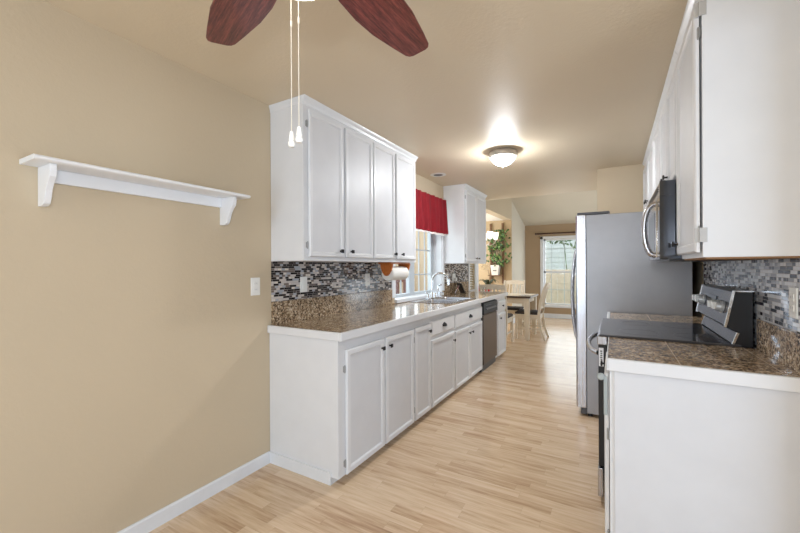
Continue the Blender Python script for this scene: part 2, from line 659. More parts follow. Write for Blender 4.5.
# closed walls behind and beside the camera, with an added door and window
struct('wall_front', box(XL - WT, 2.2, YF - 0.1, YF, 0, H), 'wall')
struct('wall_side_right', box(2.1, 2.2, YF, 1.80, 0, H), 'wall')
struct('wall_side_back', box(XR + 0.12, 2.2, 1.70, 1.80, 0, H), 'wall')
dr = struct('door_added', MB().box(-2.0, -1.95, YF, YF + 0.03, 0, 2.32).box(-0.81, -0.73, YF, YF + 0.03, 0, 2.32).box(-1.95, -0.81, YF, YF + 0.03, 2.24, 2.32), 'trim')  # unseen patio door and blind, added to back the rear fill light
box(-1.95, -0.81, YF + 0.004, YF + 0.016, 0.02, 2.24).build('blind_added', 'white_plastic', dr)
w5 = struct('window_added', MB().box(2.07, 2.1, -2.2, -2.12, 0.1, 2.28).box(2.07, 2.1, 1.52, 1.6, 0.1, 2.28).box(2.07, 2.1, -2.12, 1.52, 2.2, 2.28).box(2.05, 2.1, -2.2, 1.6, 0.05, 0.1), 'trim')  # unseen window and blind, added to back the side fill light
box(2.084, 2.096, -2.12, 1.52, 0.1, 2.2).build('blind_added', 'white_plastic', w5)

# baseboards
struct('baseboard_left', MB().prism([(XL, 0), (XL + 0.013, 0), (XL + 0.013, 0.07), (XL + 0.008, 0.078), (XL, 0.078)], 'y', YF, 1.737), 'trim')
struct('baseboard_back', box(XL, 2.6, YB - 0.014, YB, 0, 0.11), 'trim')
struct('baseboard_left_far', box(XL - 0.002, XL + 0.012, 8.72, YB - 0.014, 0, 0.11), 'trim')
struct('baseboard_nook', box(-3.8, XL - WT, 8.687, 8.70, 0, 0.11), 'trim')

# ---- kitchen window (slider with grilles)
win = MB()
for y0, y1 in ((WY0 - 0.07, WY0), (WY1, WY1 + 0.05)):
    win.box(XL, XL + 0.016, y0, y1, 1.0, WZ1 + 0.07)
win.box(XL, XL + 0.016, WY0 - 0.07, WY1 + 0.05, WZ1, WZ1 + 0.07)
win.box(XL - WT, XL + 0.03, WY0, WY1, WZ0 - 0.03, WZ0 + 0.006)
win.box(XL - WT, XL, WY0, WY0 + 0.012, WZ0, WZ1).box(XL - WT, XL, WY1 - 0.012, WY1, WZ0, WZ1).box(XL - WT, XL, WY0, WY1, WZ1 - 0.012, WZ1)
window1 = struct('window_1', win, 'trim')
px = XL - WT + 0.02
fr = MB()
for y0, y1 in ((WY0 + 0.012, WY0 + 0.07), (3.98, 4.11), (WY1 - 0.10, WY1 - 0.012)):
    fr.box(px - 0.025, px + 0.025, y0, y1, WZ0, WZ1 - 0.012)
fr.box(px - 0.024, px + 0.024, WY0 + 0.012, WY1 - 0.012, WZ0 + 0.006, WZ0 + 0.04).box(px - 0.025, px + 0.025, WY0, WY1, WZ1 - 0.06, WZ1 - 0.012)
fr.build('window_frame', 'bluegrey', window1)
gr = MB()
for y in (3.64, 3.81, 4.28, 4.45):
    gr.box(px - 0.006, px + 0.006, y - 0.007, y + 0.007, WZ0, WZ1 - 0.05)
for z in (1.23, 1.547, 1.864):
    gr.box(px - 0.006, px + 0.006, WY0 + 0.06, WY1 - 0.1, z - 0.007, z + 0.007)
gr.build('window_grille', 'bluegrey', window1)
box(px - 0.012, px - 0.008, WY0 + 0.03, WY1 - 0.03, WZ0 + 0.03, WZ1 - 0.04).build('window_pane', 'glass', window1)

# ---- narrow window with a slatted blind past the cabinets
w3 = MB()
w3.box(XL, XL + 0.016, BY1, BY1 + 0.17, BZ0 - 0.06, BZ1 + 0.06).box(XL, XL + 0.016, BY0 - 0.06, BY0, BZ0 - 0.06, BZ1 + 0.06)
w3.box(XL, XL + 0.016, BY0, BY1, BZ1, BZ1 + 0.06).box(XL, XL + 0.03, BY0 - 0.06, BY1 + 0.06, BZ0 - 0.06, BZ0)
window3 = struct('window_3', w3, 'trim')
box(XL - 0.12, XL - 0.115, BY0, BY1, BZ0, BZ1).build('window_pane', 'glass', window3)
bl = MB()
z = BZ0 + 0.02
while z < BZ1 - 0.02:
    bl.prism([(XL - 0.055, z + 0.012), (XL - 0.053, z + 0.014), (XL - 0.013, z - 0.006), (XL - 0.015, z - 0.008)], 'y', BY0 + 0.008, BY1 - 0.008)
    z += 0.042
bl.build('window_blind', 'white_plastic', window3)

# ---- far window
w2 = MB()
for x0, x1 in ((FX0 - 0.065, FX0), (FX1, FX1 + 0.065)):
    w2.box(x0, x1, YB - 0.016, YB, FZ0 - 0.06, FZ1 + 0.06)
w2.box(FX0 - 0.065, FX1 + 0.065, YB - 0.016, YB, FZ1, FZ1 + 0.065)
w2.box(FX0 - 0.09, FX1 + 0.09, YB - 0.04, YB, FZ0 - 0.06, FZ0)
w2.box(FX0, FX0 + 0.012, YB, YB + 0.15, FZ0, FZ1).box(FX1 - 0.012, FX1, YB, YB + 0.15, FZ0, FZ1)
window2 = struct('window_2', w2, 'trim')
f2 = MB()
for x0, x1 in ((FX0 + 0.012, FX0 + 0.05), (FX1 - 0.05, FX1 - 0.012)):
    f2.box(x0, x1, YB + 0.08, YB + 0.12, FZ0, FZ1)
for z0, z1 in ((FZ0, FZ0 + 0.04), (1.15, 1.20), (FZ1 - 0.04, FZ1)):
    f2.box(FX0, FX1, YB + 0.08, YB + 0.12, z0, z1)
f2.build('window_frame', 'trim', window2)
g2 = MB()
for x in (FX0 + 0.19, FX0 + 0.50, FX1 - 0.19):
    g2.box(x - 0.006, x + 0.006, YB + 0.095, YB + 0.105, FZ0, FZ1)
for z in (0.72, 1.77):
    g2.box(FX0, FX1, YB + 0.095, YB + 0.105, z - 0.006, z + 0.006)
g2.build('window_grille', 'bluegrey', window2)
box(FX0 + 0.03, FX1 - 0.03, YB + 0.108, YB + 0.112, FZ0 + 0.02, FZ1 - 0.02).build('window_pane', 'glass', window2)

# ---- outside
struct('ground', box(-14, 14, YB + 0.2, 24, -0.3, -0.12), 'grass')
struct('ground_side', box(-14, -3.92, -6, YB + 0.2, -0.3, -0.12), 'grass')
fe = thing('garden_fence', 'pale board fence seen through the lower half of the far window', 'fence', (-1.0, 13.0, -0.12))
fb = MB()
x = -6.0
while x < 5:
    fb.box(x, x + 0.19, 13.0, 13.02, -0.1, 1.22)
    x += 0.2
fb.build('fence_boards', 'fence', fe)
MB().box(-6, 5, 13.02, 13.07, 0.1, 0.2).box(-6, 5, 13.02, 13.07, 0.95, 1.05).build('fence_rails', 'fence', fe)
ho = thing('house', 'pale blue sided house beyond the far fence', 'house', (-1.0, 17.0, -0.12))
hw = MB()
for k in range(16):
    hw.prism([(17.0, -0.1 + k * 0.2), (16.985, -0.1 + k * 0.2), (17.0, 0.1 + k * 0.2)], 'x', -7, 6)
hw.box(-7, 6, 17.0, 20.0, -0.12, 3.1)
hw.build('siding', 'blue_siding', ho)
sh = thing('shrub', 'row of green shrub tops showing over the far fence', 'shrub', (-1.2, 15.2, -0.12))
sb = MB()
for k in range(900):
    a = random.uniform(-4.5, 3)
    c = Vector((a, 15.2 + random.uniform(-0.4, 0.4), 2.45 + random.uniform(-0.35, 0.5) + 0.2 * math.sin(a * 2)))
    u = Vector((random.uniform(-1, 1), random.uniform(-1, 1), random.uniform(-1, 1))).normalized()
    v = u.orthogonal().normalized()
    s_ = random.uniform(0.08, 0.16)
    sb.quad([c - u * s_, c + v * s_ * 0.5, c + u * s_, c - v * s_ * 0.5])
sb.build('foliage', 'shrub', sh)
st_ = MB()
for k in range(9):
    st_.tube([(-4 + k * 0.8, 15.2, -0.12), (-3.95 + k * 0.8, 15.25, 1.2), (-4.05 + k * 0.8, 15.2, 2.5)], 0.016, 6)
st_.build('stems', 'shrub', sh)
nb = thing('neighbour_wall', 'beige stucco garden wall outside the kitchen window', 'wall', (-5.2, 5.0, -0.12))
box(-5.4, -5.2, 0, 12, -0.12, 3.4).build('masonry', 'exterior_beige', nb)
box(-5.42, -5.15, 0, 12, 3.4, 3.48).build('coping', 'trim', nb)
# bench outside, low in the near pane
be = thing('garden_bench', 'red-brown slatted bench outside the kitchen window', 'bench', (-3.75, 5.5, -0.12))
b_ = MB()
for k in range(4):
    b_.box(-4.3, -3.2, 5.28 + k * 0.11, 5.37 + k * 0.11, 0.70, 0.73)
b_.build('seat', 'deck_wood', be)
b_ = MB()
for k in range(7):
    b_.box(-4.27 + k * 0.17, -4.20 + k * 0.17, 5.74, 5.77, 0.70, 1.06)
b_.box(-4.3, -3.17, 5.73, 5.78, 1.06, 1.13)
b_.build('backrest', 'deck_wood', be)
for (lx, ly) in ((-4.25, 5.32), (-4.25, 5.68), (-3.25, 5.32), (-3.25, 5.68)):
    box(lx - 0.035, lx + 0.035, ly - 0.035, ly + 0.035, -0.12, 0.70).build('leg', 'deck_wood', be)


# ================================================================== CABINETS
def knob(parent, x, y, z, d):
    """square dark knob on a stem, pointing along d*X"""
    mb = MB()
    mb.lathe([(0.0, 0), (0.008, 0), (0.006, 0.003), (0.005, 0.014), (0.009, 0.017)], (x, y, z), 'x', 12, d)
    mb.box(x + d * 0.017, x + d * 0.026, y - 0.013, y + 0.013, z - 0.013, z + 0.013)
    return mb.build('knob', 'black_iron', parent, 0.002)


def cup_pull(parent, x, y, z, d):
    mb = MB()
    rl = []
    for k in range(7):                       # half-moon shell open at the bottom
        a = PI * k / 6
        yy = y - 0.042 * math.cos(a)
        hh = 0.036 * math.sin(a)
        dep = 0.004 + 0.022 * math.sin(a)
        rl.append([(x, yy, z - 0.008), (x + d * dep, yy, z - 0.008), (x + d * dep * 0.9, yy, z - 0.008 + hh * 0.55), (x, yy, z - 0.006 + hh)])
    mb.rings(rl)
    mb.box(x, x + d * 0.003, y - 0.047, y + 0.047, z + 0.004, z + 0.012)
    return mb.build('cup_pull', 'black_iron', parent, smooth=True)


def hinge(parent, x, y, z, d, mat='hinge'):
    mb = MB()
    mb.lathe([(0.0, -0.026), (0.0035, -0.024), (0.0045, -0.018), (0.0045, 0.018), (0.0035, 0.024), (0.0, 0.026)], (x + d * 0.006, y, z), 'z', 8)
    mb.box(x, x + d * 0.003, y - 0.009, y + 0.009, z - 0.018, z + 0.018)
    return mb.build('hinge', mat, parent)


def door(parent, xf, d, y0, y1, z0, z1, knobs=(), hinges=(), name='door', fw_=0.042, hmat='hinge', gap=0.003):
    """framed door in the plane x = xf, front facing d*X; panel, knob and hinges are its pieces"""
    xf = xf + d * (gap - 0.003)
    def ring(ins, dep):
        return [(xf + d * dep, y0 + ins, z0 + ins), (xf + d * dep, y1 - ins, z0 + ins), (xf + d * dep, y1 - ins, z1 - ins), (xf + d * dep, y0 + ins, z1 - ins)]
    mb = MB()
    mb.rings([ring(0, 0.003), ring(0, 0.014), ring(0.006, 0.020), (ring(fw_ - 0.010, 0.020)), ring(fw_ - 0.006, 0.017), ring(fw_, 0.010), ring(fw_, 0.003)], True, False)
    o = mb.build(name, 'cab', parent)
    box(xf + d * 0.003, xf + d * 0.0095, y0 + fw_ - 0.004, y1 - fw_ + 0.004, z0 + fw_ - 0.004, z1 - fw_ + 0.004).build('panel', 'panel', o)
    for (ky, kz) in knobs:
        knob(o, xf + d * 0.020, ky, kz, d)
    for (hy, hz) in hinges:
        hinge(o, xf + d * 0.0, hy, hz, d, hmat)
    return o


def drawer(parent, xf, d, y0, y1, z0, z1, pull='cup'):
    def ring(ins, dep):
        return [(xf + d * dep, y0 + ins, z0 + ins), (xf + d * dep, y1 - ins, z0 + ins), (xf + d * dep, y1 - ins, z1 - ins), (xf + d * dep, y0 + ins, z1 - ins)]
    mb = MB().rings([ring(0, 0), ring(0, 0.012), ring(0.012, 0.020)])
    o = mb.build('drawer', 'cab', parent)
    if pull == 'cup':
        cup_pull(o, xf + d * 0.020, (y0 + y1) / 2, (z0 + z1) / 2, d)
    else:
        knob(o, xf + d * 0.020, (y0 + y1) / 2, (z0 + z1) / 2, d)
    return o


XF = -1.445        # face frame of the left base run
DB, DT = 0.05, 0.818


def base_unit(label, y0, y1, end=False, sink=False, group='white base cabinets under the window counter'):
    t = thing('base_cabinet', label, 'cabinet', ((XL + XF) / 2, (y0 + y1) / 2, 0), group)
    cb = MB().box(XL + 0.002, XF, y0, y1, 0.085 if not end else 0.045, 0.884 if not sink else 0.765)
    if sink:
        cb.box(XF - 0.018, XF, y0, y1, 0.765, 0.884)
    cb.build('carcass', 'cab', t, 0.002)
    box(XL + 0.002, -1.50, y0 + (0.004 if end else 0), y1, 0, 0.085 if not end else 0.045).build('toe_kick', 'cab', t)
    if not end:
        box(-1.50, XF, y0, y1, 0.045, 0.085).build('bottom_rail', 'cab', t)
    return t


G = 'white base cabinets under the window counter'
A = base_unit('white two-door base cabinet with the exposed end, nearest the shelf wall', 1.748, 2.712, True)
door(A, XF, 1, 1.812, 2.247, DB, DT, [(2.205, 0.755)], [(1.806, 0.70), (1.806, 0.12)])
door(A, XF, 1, 2.265, 2.697, DB, DT, [(2.308, 0.755)], [(2.701, 0.74), (2.701, 0.12)])
MB().prism([(XL + 0.002, 0), (-1.50, 0), (-1.50, 0.076), (XL + 0.002, 0.076)], 'y', 1.738, 1.749).build('base_moulding', 'trim', A)
B = base_unit('narrow white single-door base cabinet between the two-door and drawer cabinets', 2.712, 3.03)
door(B, XF, 1, 2.722, 3.02, DB, DT, [(2.975, 0.76)], [(2.7225, 0.72), (2.7225, 0.14)], fw_=0.045)
Cc = base_unit('white base cabinet with one cup-pull drawer over a single door', 3.03, 3.605)
drawer(Cc, XF, 1, 3.045, 3.592, 0.695, 0.835)
door(Cc, XF, 1, 3.045, 3.592, DB, 0.662, [(3.55, 0.58)], [(3.039, 0.55), (3.039, 0.16)])
D = base_unit('white base cabinet with one cup-pull drawer over double doors, beside the dishwasher', 3.605, 4.53, False, True)
drawer(D, XF, 1, 3.622, 4.516, 0.685, 0.832)
door(D, XF, 1, 3.622, 4.06, DB, 0.655, [(4.02, 0.58)], [(3.616, 0.55), (3.616, 0.16)])
door(D, XF, 1, 4.072, 4.516, DB, 0.655, [(4.115, 0.58)], [(4.521, 0.55), (4.521, 0.16)])
E_ = base_unit('narrow white base cabinet at the dining end past the dishwasher', 5.165, 5.69)
drawer(E_, XF, 1, 5.27, 5.672, 0.68, 0.83, 'knob')
door(E_, XF, 1, 5.27, 5.672, DB, 0.645, [(5.34, 0.585)], [(5.678, 0.55), (5.678, 0.16)], hmat='black_iron')

# dishwasher
dw = thing('dishwasher', 'stainless steel dishwasher set into the white base cabinets', 'dishwasher', (-1.74, 4.85, 0))
box(XL + 0.01, XF + 0.0, 4.533, 5.162, 0.0, 0.885).build('body', 'dark_grey', dw)
MB().rings([[(XF + a, 4.542 + b, 0.09 + b), (XF + a, 5.152 - b, 0.09 + b), (XF + a, 5.152 - b, 0.715 - b), (XF + a, 4.542 + b, 0.715 - b)] for a, b in ((0, 0), (0.022, 0), (0.026, 0.004))]).build('door', 'dw_steel', dw)
cp = MB().prism([(XF, 0.72), (XF + 0.03, 0.72), (XF + 0.034, 0.735), (XF + 0.030, 0.865), (XF, 0.868)], 'y', 4.542, 5.152).build('control_panel', 'dw_black', dw, 0.002)
MB().prism([(XF + 0.028, 0.775), (XF + 0.05, 0.778), (XF + 0.046, 0.792), (XF + 0.028, 0.80)], 'y', 4.62, 5.07).build('handle', 'dark_grey', cp, 0.003)
for k in range(5):
    box(XF + 0.030, XF + 0.0345, 4.63 + k * 0.05, 4.655 + k * 0.05, 0.825, 0.835).build('button', 'dark_grey', cp)
box(XL + 0.02, -1.50, 4.545, 5.15, 0, 0.085).build('kick_plate', 'black', dw)

# countertop on the left
SY0, SY1, SX0, SX1 = 3.66, 4.46, -1.98, -1.50
ct = thing('countertop', 'brown granite tile countertop with white edge running under the window', 'countertop', (-1.73, 3.7, 0.89))
tb = MB()
for x0, x1, y0, y1 in ((XL + 0.002, -1.424, 1.748, SY0), (XL + 0.002, -1.424, SY1, 5.705), (XL + 0.002, SX0, SY0, SY1), (SX1, -1.424, SY0, SY1)):
    tb.box(x0, x1, y0, y1, 0.885, 0.934)
tb.build('granite_top', 'granite', ct)
eg = MB().box(-1.424, -1.404, 1.73, 5.725, 0.885, 0.936).box(XL + 0.002, -1.424, 1.73, 1.748, 0.885, 0.936).box(XL + 0.002, -1.424, 5.705, 5.725, 0.885, 0.936)
eg.build('edge_trim', 'cab', ct, 0.004)
MB().box(XL + 0.001, XL + 0.02, 1.766, 3.345, 0.934, 1.092).box(XL + 0.001, XL + 0.02, WY1 + 0.055, 5.71, 0.934, 1.092).box(XL + 0.001, XL + 0.02, 3.345, WY1 + 0.055, 0.934, 0.942).build('granite_upstand', 'granite', ct, 0.002)

bs = thing('tile_backsplash', 'strip mosaic backsplash in brown, black and white between counter and window-side cabinets', 'backsplash', (XL, 2.5, 1.092))
box(XL + 0.001, XL + 0.008, 1.766, 3.345, 1.092, 1.372).build('mosaic_tiles', 'mosaic', bs)
bs2 = thing('tile_backsplash', 'small patch of strip mosaic behind the counter beyond the sink window', 'backsplash', (XL, 5.2, 1.092))
box(XL + 0.001, XL + 0.008, WY1 + 0.055, 5.72, 1.092, 1.372).build('mosaic_tiles', 'mosaic', bs2)

# upper cabinets on the left
UX = -1.74
def crown(parent, x_in, d, y0, y1, ends=(True, True), zt=2.44, xw=None):
    """small cove crown along the front and returning along the ends"""
    prof = [(0.0, zt - 0.05), (0.005, zt - 0.047), (0.010, zt - 0.03), (0.024, zt - 0.012), (0.028, zt - 0.001)]
    mb = MB()
    rl = []
    for o, zz in prof:
        a0 = y0 - (o * 0.45 if ends[0] else 0)
        a1 = y1 + (o * 0.45 if ends[1] else 0)
        rl.append([(xw, a0, zz), (x_in + d * o, a0, zz), (x_in + d * o, a1, zz), (xw, a1, zz)])
    mb.rings(rl)
    return mb.build('crown_moulding', 'cab', parent)


U = thing('wall_cabinet', 'large white four-door wall cabinet left of the red valance', 'cabinet', (-1.87, 2.53, 1.37))
box(XL + 0.002, UX, 1.765, 3.335, 1.372, 2.438).build('carcass', 'cab', U, 0.002)
crown(U, UX, 1, 1.765, 3.335, (True, True), 2.44, XL + 0.002)
for y0, y1, ky, hy in ((1.806, 2.164, 2.115, 1.797), (2.188, 2.544, 2.240, 2.551), (2.560, 2.898, 2.885, 2.552), (2.930, 3.305, 3.015, 3.314)):
    door(U, UX, 1, y0, y1, 1.40, 2.365, [(ky, 1.445)], [(hy, 2.27), (hy, 1.475)], fw_=0.036)
V = thing('wall_cabinet', 'small white two-door wall cabinet right of the red valance', 'cabinet', (-1.87, 5.2, 1.37))
box(XL + 0.002, UX, 4.75, 5.70, 1.372, 2.438).build('carcass', 'cab', V, 0.002)
crown(V, UX, 1, 4.75, 5.70, (True, True), 2.44, XL + 0.002)
for y0, y1, ky, hy in ((4.785, 5.21, 5.165, 4.777), (5.23, 5.665, 5.275, 5.673)):
    door(V, UX, 1, y0, y1, 1.395, 2.365, [(ky, 1.445)], [(hy, 2.27), (hy, 1.475)], fw_=0.04)

# ================================================================== RIGHT SIDE
XRF = -0.020     # face frame of the right base cabinet
R_ = thing('base_cabinet', 'white base cabinet with plain end panel in the right foreground', 'cabinet', (0.3, 2.1, 0))
box(XRF, XR - 0.002, 1.835, 2.352, 0.085, 0.882).build('carcass', 'cab', R_, 0.002)
box(0.05, XR - 0.002, 1.835, 2.352, 0, 0.085).build('toe_kick', 'cab', R_)
box(XRF + 0.018, XR - 0.002, 1.828, 1.835, 0.045, 0.882).build('end_panel', 'panel', R_, 0.001)  # greyer door-panel paint darkens this end, which the lights leave too bright
door(R_, XRF, -1, 1.85, 2.34, 0.09, 0.86, [(2.29, 0.80)], [(1.843, 0.60), (1.843, 0.16)])
# clear child latch stuck across the door edge
cl = thing('child_latch', 'clear plastic child latch stuck on the edge of the oven-side cabinet door', 'latch', (-0.045, 1.845, 0.8))
MB().lathe([(0.0, 0), (0.015, 0), (0.016, 0.006), (0.011, 0.012), (0.0, 0.013)], (-0.052, 1.8475, 0.845), 'y', 16, -1).build('pad', 'clear_plastic', cl, smooth=True)
box(-0.042, -0.028, 1.838, 1.8475, 0.68, 0.85).build('strap', 'clear_plastic', cl, 0.003)

ctr = thing('countertop', 'brown granite tile countertop with white edge in the right foreground', 'countertop', (0.28, 2.09, 0.89))
box(-0.025, XR - 0.002, 1.826, 2.355, 0.885, 0.934).build('granite_top', 'granite', ctr)
MB().box(-0.03, -0.025, 1.808, 2.355, 0.883, 0.936).box(-0.025, XR - 0.002, 1.808, 1.826, 0.883, 0.934).build('edge_trim', 'cab', ctr, 0.003)
box(XR - 0.02, XR - 0.001, 1.826, 2.355, 0.934, 1.075).build('granite_upstand', 'granite', ctr, 0.002)
ctf = thing('countertop', 'short granite tile countertop between range and refrigerator', 'countertop', (0.28, 3.36, 0.89))
box(-0.03, XR - 0.002, 3.13, 3.62, 0.885, 0.934).build('granite_top', 'granite', ctf)
MB().box(-0.05, -0.03, 3.13, 3.62, 0.883, 0.938).build('edge_trim', 'cab', ctf, 0.003)
box(XR - 0.02, XR - 0.001, 3.13, 3.62, 0.934, 1.075).build('granite_upstand', 'granite', ctf, 0.002)
R2 = thing('base_cabinet', 'white base cabinet between range and refrigerator', 'cabinet', (0.3, 3.37, 0))
box(XRF, XR - 0.002, 3.125, 3.615, 0.085, 0.882).build('carcass', 'cab', R2, 0.002)
box(0.05, XR - 0.002, 3.125, 3.615, 0, 0.085).build('toe_kick', 'cab', R2)
door(R2, XRF, -1, 3.15, 3.6, 0.09, 0.66, [(3.56, 0.6)], [])
drawer(R2, XRF, -1, 3.15, 3.6, 0.69, 0.86)
bsr = thing('tile_backsplash', 'grey strip mosaic backsplash behind the range', 'backsplash', (XR, 2.7, 1.075))
MB().box(XR - 0.008, XR - 0.001, 1.826, 2.36, 1.075, 1.36).box(XR - 0.008, XR - 0.001, 2.36, 3.125, 0.90, 1.36).box(XR - 0.008, XR - 0.001, 3.125, 3.62, 1.075, 1.36).build('mosaic_tiles', 'mosaic_grey', bsr)

# right wall cabinets
RX = 0.30
def right_upper(label, y0, y1, z0, doors, ends=(False, False), endpanel=False):
    t = thing('wall_cabinet', label, 'cabinet', (0.45, (y0 + y1) / 2, z0), 'white wall cabinets over the range side')
    box(RX, XR - 0.002, y0, y1, z0, 2.438).build('carcass', 'cab', t, 0.0015)
    crown(t, RX, -1, y0, y1, ends, 2.44, XR - 0.002)
    for a, b, k, h in doors:
        kz = z0 + 0.075
        door(t, RX, -1, a, b, z0 + 0.02, 2.352, [(k, kz)], [(h, 2.24), (h, z0 + 0.10)], gap=0.007)
    return t


RU = right_upper('tall white wall cabinet in the right foreground showing its plain side', 1.842, 2.362, 1.36, [(1.852, 2.345, 2.30, 1.853)], (False, False))
for hz in (2.33, 1.447):
    MB().box(RX - 0.024, RX - 0.010, 1.846, 1.8525, hz - 0.028, hz + 0.028).box(RX - 0.010, RX + 0.014, 1.838, 1.8425, hz - 0.028, hz + 0.028).lathe([(0.0, -0.028), (0.005, -0.028), (0.005, 0.028), (0.0, 0.028)], (RX - 0.006, 1.843, hz), 'z', 10).build('hinge', 'nickel_light', RU, 0.001)
box(RX + 0.01, XR - 0.004, 1.85, 2.355, 1.354, 1.3602).build('underside', 'raw_wood', RU)
right_upper('white two-door wall cabinet above the microwave', 2.365, 3.118, 1.775, [(2.385, 2.735, 2.69, 2.377), (2.755, 3.10, 2.80, 3.107)])
right_upper('narrow white wall cabinet between microwave and refrigerator', 3.121, 3.62, 1.36, [(3.145, 3.60, 3.19, 3.607)])
right_upper('white two-door wall cabinet over the refrigerator', 3.623, 4.827, 1.86, [(3.645, 4.22, 4.17, 3.636), (4.24, 4.81, 4.29, 4.817)])

# microwave
mw = thing('microwave', 'stainless over-the-range microwave with bowed handle', 'microwave', (0.4, 2.74, 1.35))
box(0.245, XR - 0.01, 2.37, 3.115, 1.365, 1.772).build('body', 'mw_side', mw, 0.002)
box(0.25, XR - 0.02, 2.38, 3.105, 1.352, 1.366).build('underside', 'black', mw)
msd = box(0.208, XR - 0.012, 2.366, 2.3705, 1.364, 1.772).build('side_panel', 'mw_side', mw, 0.001)
box(0.214, 0.262, 2.3655, 2.3662, 1.693, 1.696).build('seam', 'black', msd)
vt = MB().box(0.21, 0.245, 2.372, 3.115, 1.70, 1.772).build('vent_panel', 'steel', mw, 0.003)
sl = MB()
for k in range(3):
    sl.box(0.207, 0.212, 2.45, 3.05, 1.728 + k * 0.012, 1.733 + k * 0.012)
sl.build('vent_slot', 'black', vt)
MB().prism([(0.245, 2.372), (0.209, 2.372), (0.208, 2.375), (0.208, 2.50), (0.245, 2.50)], 'z', 1.362, 1.696).build('control_panel', 'mw_side', mw, 0.002)
md = box(0.21, 0.245, 2.503, 3.113, 1.362, 1.696).build('door', 'steel', mw, 0.004)
box(0.207, 0.212, 2.64, 3.05, 1.42, 1.64).build('window', 'black_gloss', md)
pts = []
for k in range(13):
    a = PI * k / 12
    pts.append((0.205 - 0.056 * math.sin(a) ** 0.8, 2.53, 1.53 - 0.145 * math.cos(a)))
MB().tube(pts, 0.016, 12).build('handle', 'steel', md, smooth=True)
box(0.202, 0.211, 2.505, 2.555, 1.375, 1.685).build('handle_plate', 'chrome', md, 0.003)

# range
rg = thing('range', 'black and stainless freestanding electric range with bowed oven handle', 'stove', (0.25, 2.74, 0))
Y0, Y1 = 2.366, 3.116
box(-0.035, 0.575, Y0, Y1, 0.03, 0.925).build('body', 'black', rg, 0.003)
box(-0.085, -0.035, Y0, Y1, 0.885, 0.932).build('front_rail', 'steel', rg, 0.004)
box(-0.075, 0.53, Y0, Y1, 0.932, 0.944).build('cooktop', 'cooktop', rg, 0.003)
od = box(-0.080, -0.036, Y0 + 0.003, Y1 - 0.003, 0.20, 0.882).build('oven_door', 'black', rg, 0.004)
box(-0.084, -0.079, Y0 + 0.12, Y1 - 0.12, 0.36, 0.70).build('oven_window', 'black_gloss', od)
pts = []
for k in range(15):
    s_ = k / 14
    pts.append((-0.078 - 0.068 * math.sin(PI * s_) ** 0.55, Y0 + 0.03 + s_ * (Y1 - Y0 - 0.06), 0.835))
MB().tube(pts, 0.015, 12).build('oven_handle', 'steel', od, smooth=True)
stk = box(-0.0775, -0.0535, Y0 + 0.0005, Y0 + 0.0032, 0.765, 0.868).build('sticker', 'sticker', od)
sk = MB()
for k in range(7):
    sk.box(-0.070 + (k % 3) * 0.001, -0.060, Y0 - 0.0005, Y0 + 0.001, 0.775 + k * 0.012, 0.781 + k * 0.012)
sk.build('sticker_print', 'black', stk)
box(-0.085, -0.058, Y0 + 0.003, Y1 - 0.003, 0.03, 0.19).build('drawer', 'steel', rg, 0.003)
for fx, fy in ((0.0, Y0 + 0.05), (0.0, Y1 - 0.05), (0.5, Y0 + 0.05), (0.5, Y1 - 0.05)):
    MB().lathe([(0.0, 0), (0.018, 0), (0.018, 0.03), (0, 0.03)], (fx, fy, 0.0), 'z', 10).build('foot', 'black', rg)
prof = [(0.575, 0.93), (0.575, 1.20), (0.505, 1.20), (0.473, 1.028), (0.520, 0.998), (0.500, 0.944), (0.500, 0.93)]
bgd = MB().prism(prof, 'y', Y0 + 0.012, Y1 - 0.012).build('backguard', 'black', rg, 0.002)
bgf = MB()
bgf.prism([(0.5048, 1.196), (0.4745, 1.032), (0.470, 1.033), (0.5005, 1.1975)], 'y', Y0 + 0.016, Y1 - 0.016)
bgf.build('control_panel', 'range_grey', bgd)
bgl = MB().prism([(0.517, 0.997), (0.4985, 0.948), (0.495, 0.949), (0.514, 0.999)], 'y', Y0 + 0.016, Y1 - 0.016).build('lower_panel', 'range_grey', bgd)
for yy in (Y0 + 0.006, Y1 - 0.018):
    ed = MB()
    ed.prism([(0.577, 1.198), (0.577, 1.206), (0.500, 1.206), (0.466, 1.026), (0.476, 1.022), (0.509, 1.198)], 'y', yy, yy + 0.012)
    ed.prism([(0.524, 0.998), (0.504, 0.940), (0.494, 0.942), (0.514, 1.002)], 'y', yy, yy + 0.012)
    ed.build('chrome_end_trim', 'chrome', bgd, 0.001)
nrm = Vector((-0.983, 0, 0.184))
for yy in (2.47, 2.57, 2.93, 3.03):
    c0 = Vector((0.483, yy, 1.115))
    ax = nrm.normalized()
    kp = []
    mb = MB()
    mb.tube([c0, c0 + ax * 0.010, c0 + ax * 0.012, c0 + ax * 0.030, c0 + ax * 0.034], 0.02, 16, radii=[0.030, 0.030, 0.025, 0.023, 0.020])
    kb = mb.build('knob', 'nickel_light', bgd, smooth=True)
    mb = MB()
    p0 = c0 + ax * 0.034
    mb.box(p0.x - 0.012, p0.x + 0.006, yy - 0.014, yy + 0.014, p0.z - 0.018, p0.z + 0.018)
    mb.build('grip', 'white_plastic', kb, 0.002)
MB().prism([(0.4925, 1.158), (0.482, 1.098), (0.478, 1.099), (0.4885, 1.159)], 'y', 2.65, 2.85).build('display', 'black_gloss', bgd)
bz = MB()
for bx_, by_, br in ((0.12, 2.55, 0.10), (0.12, 2.93, 0.085), (0.36, 2.55, 0.075), (0.36, 2.93, 0.10)):
    R0 = [(br * math.cos(2 * PI * k / 32), br * math.sin(2 * PI * k / 32)) for k in range(32)]
    bz.rings([[(bx_ + a * s_, by_ + b * s_, zz) for a, b in R0] for s_, zz in ((0.97, 0.9442), (0.97, 0.9447), (1, 0.9447), (1, 0.9442))], False, False)
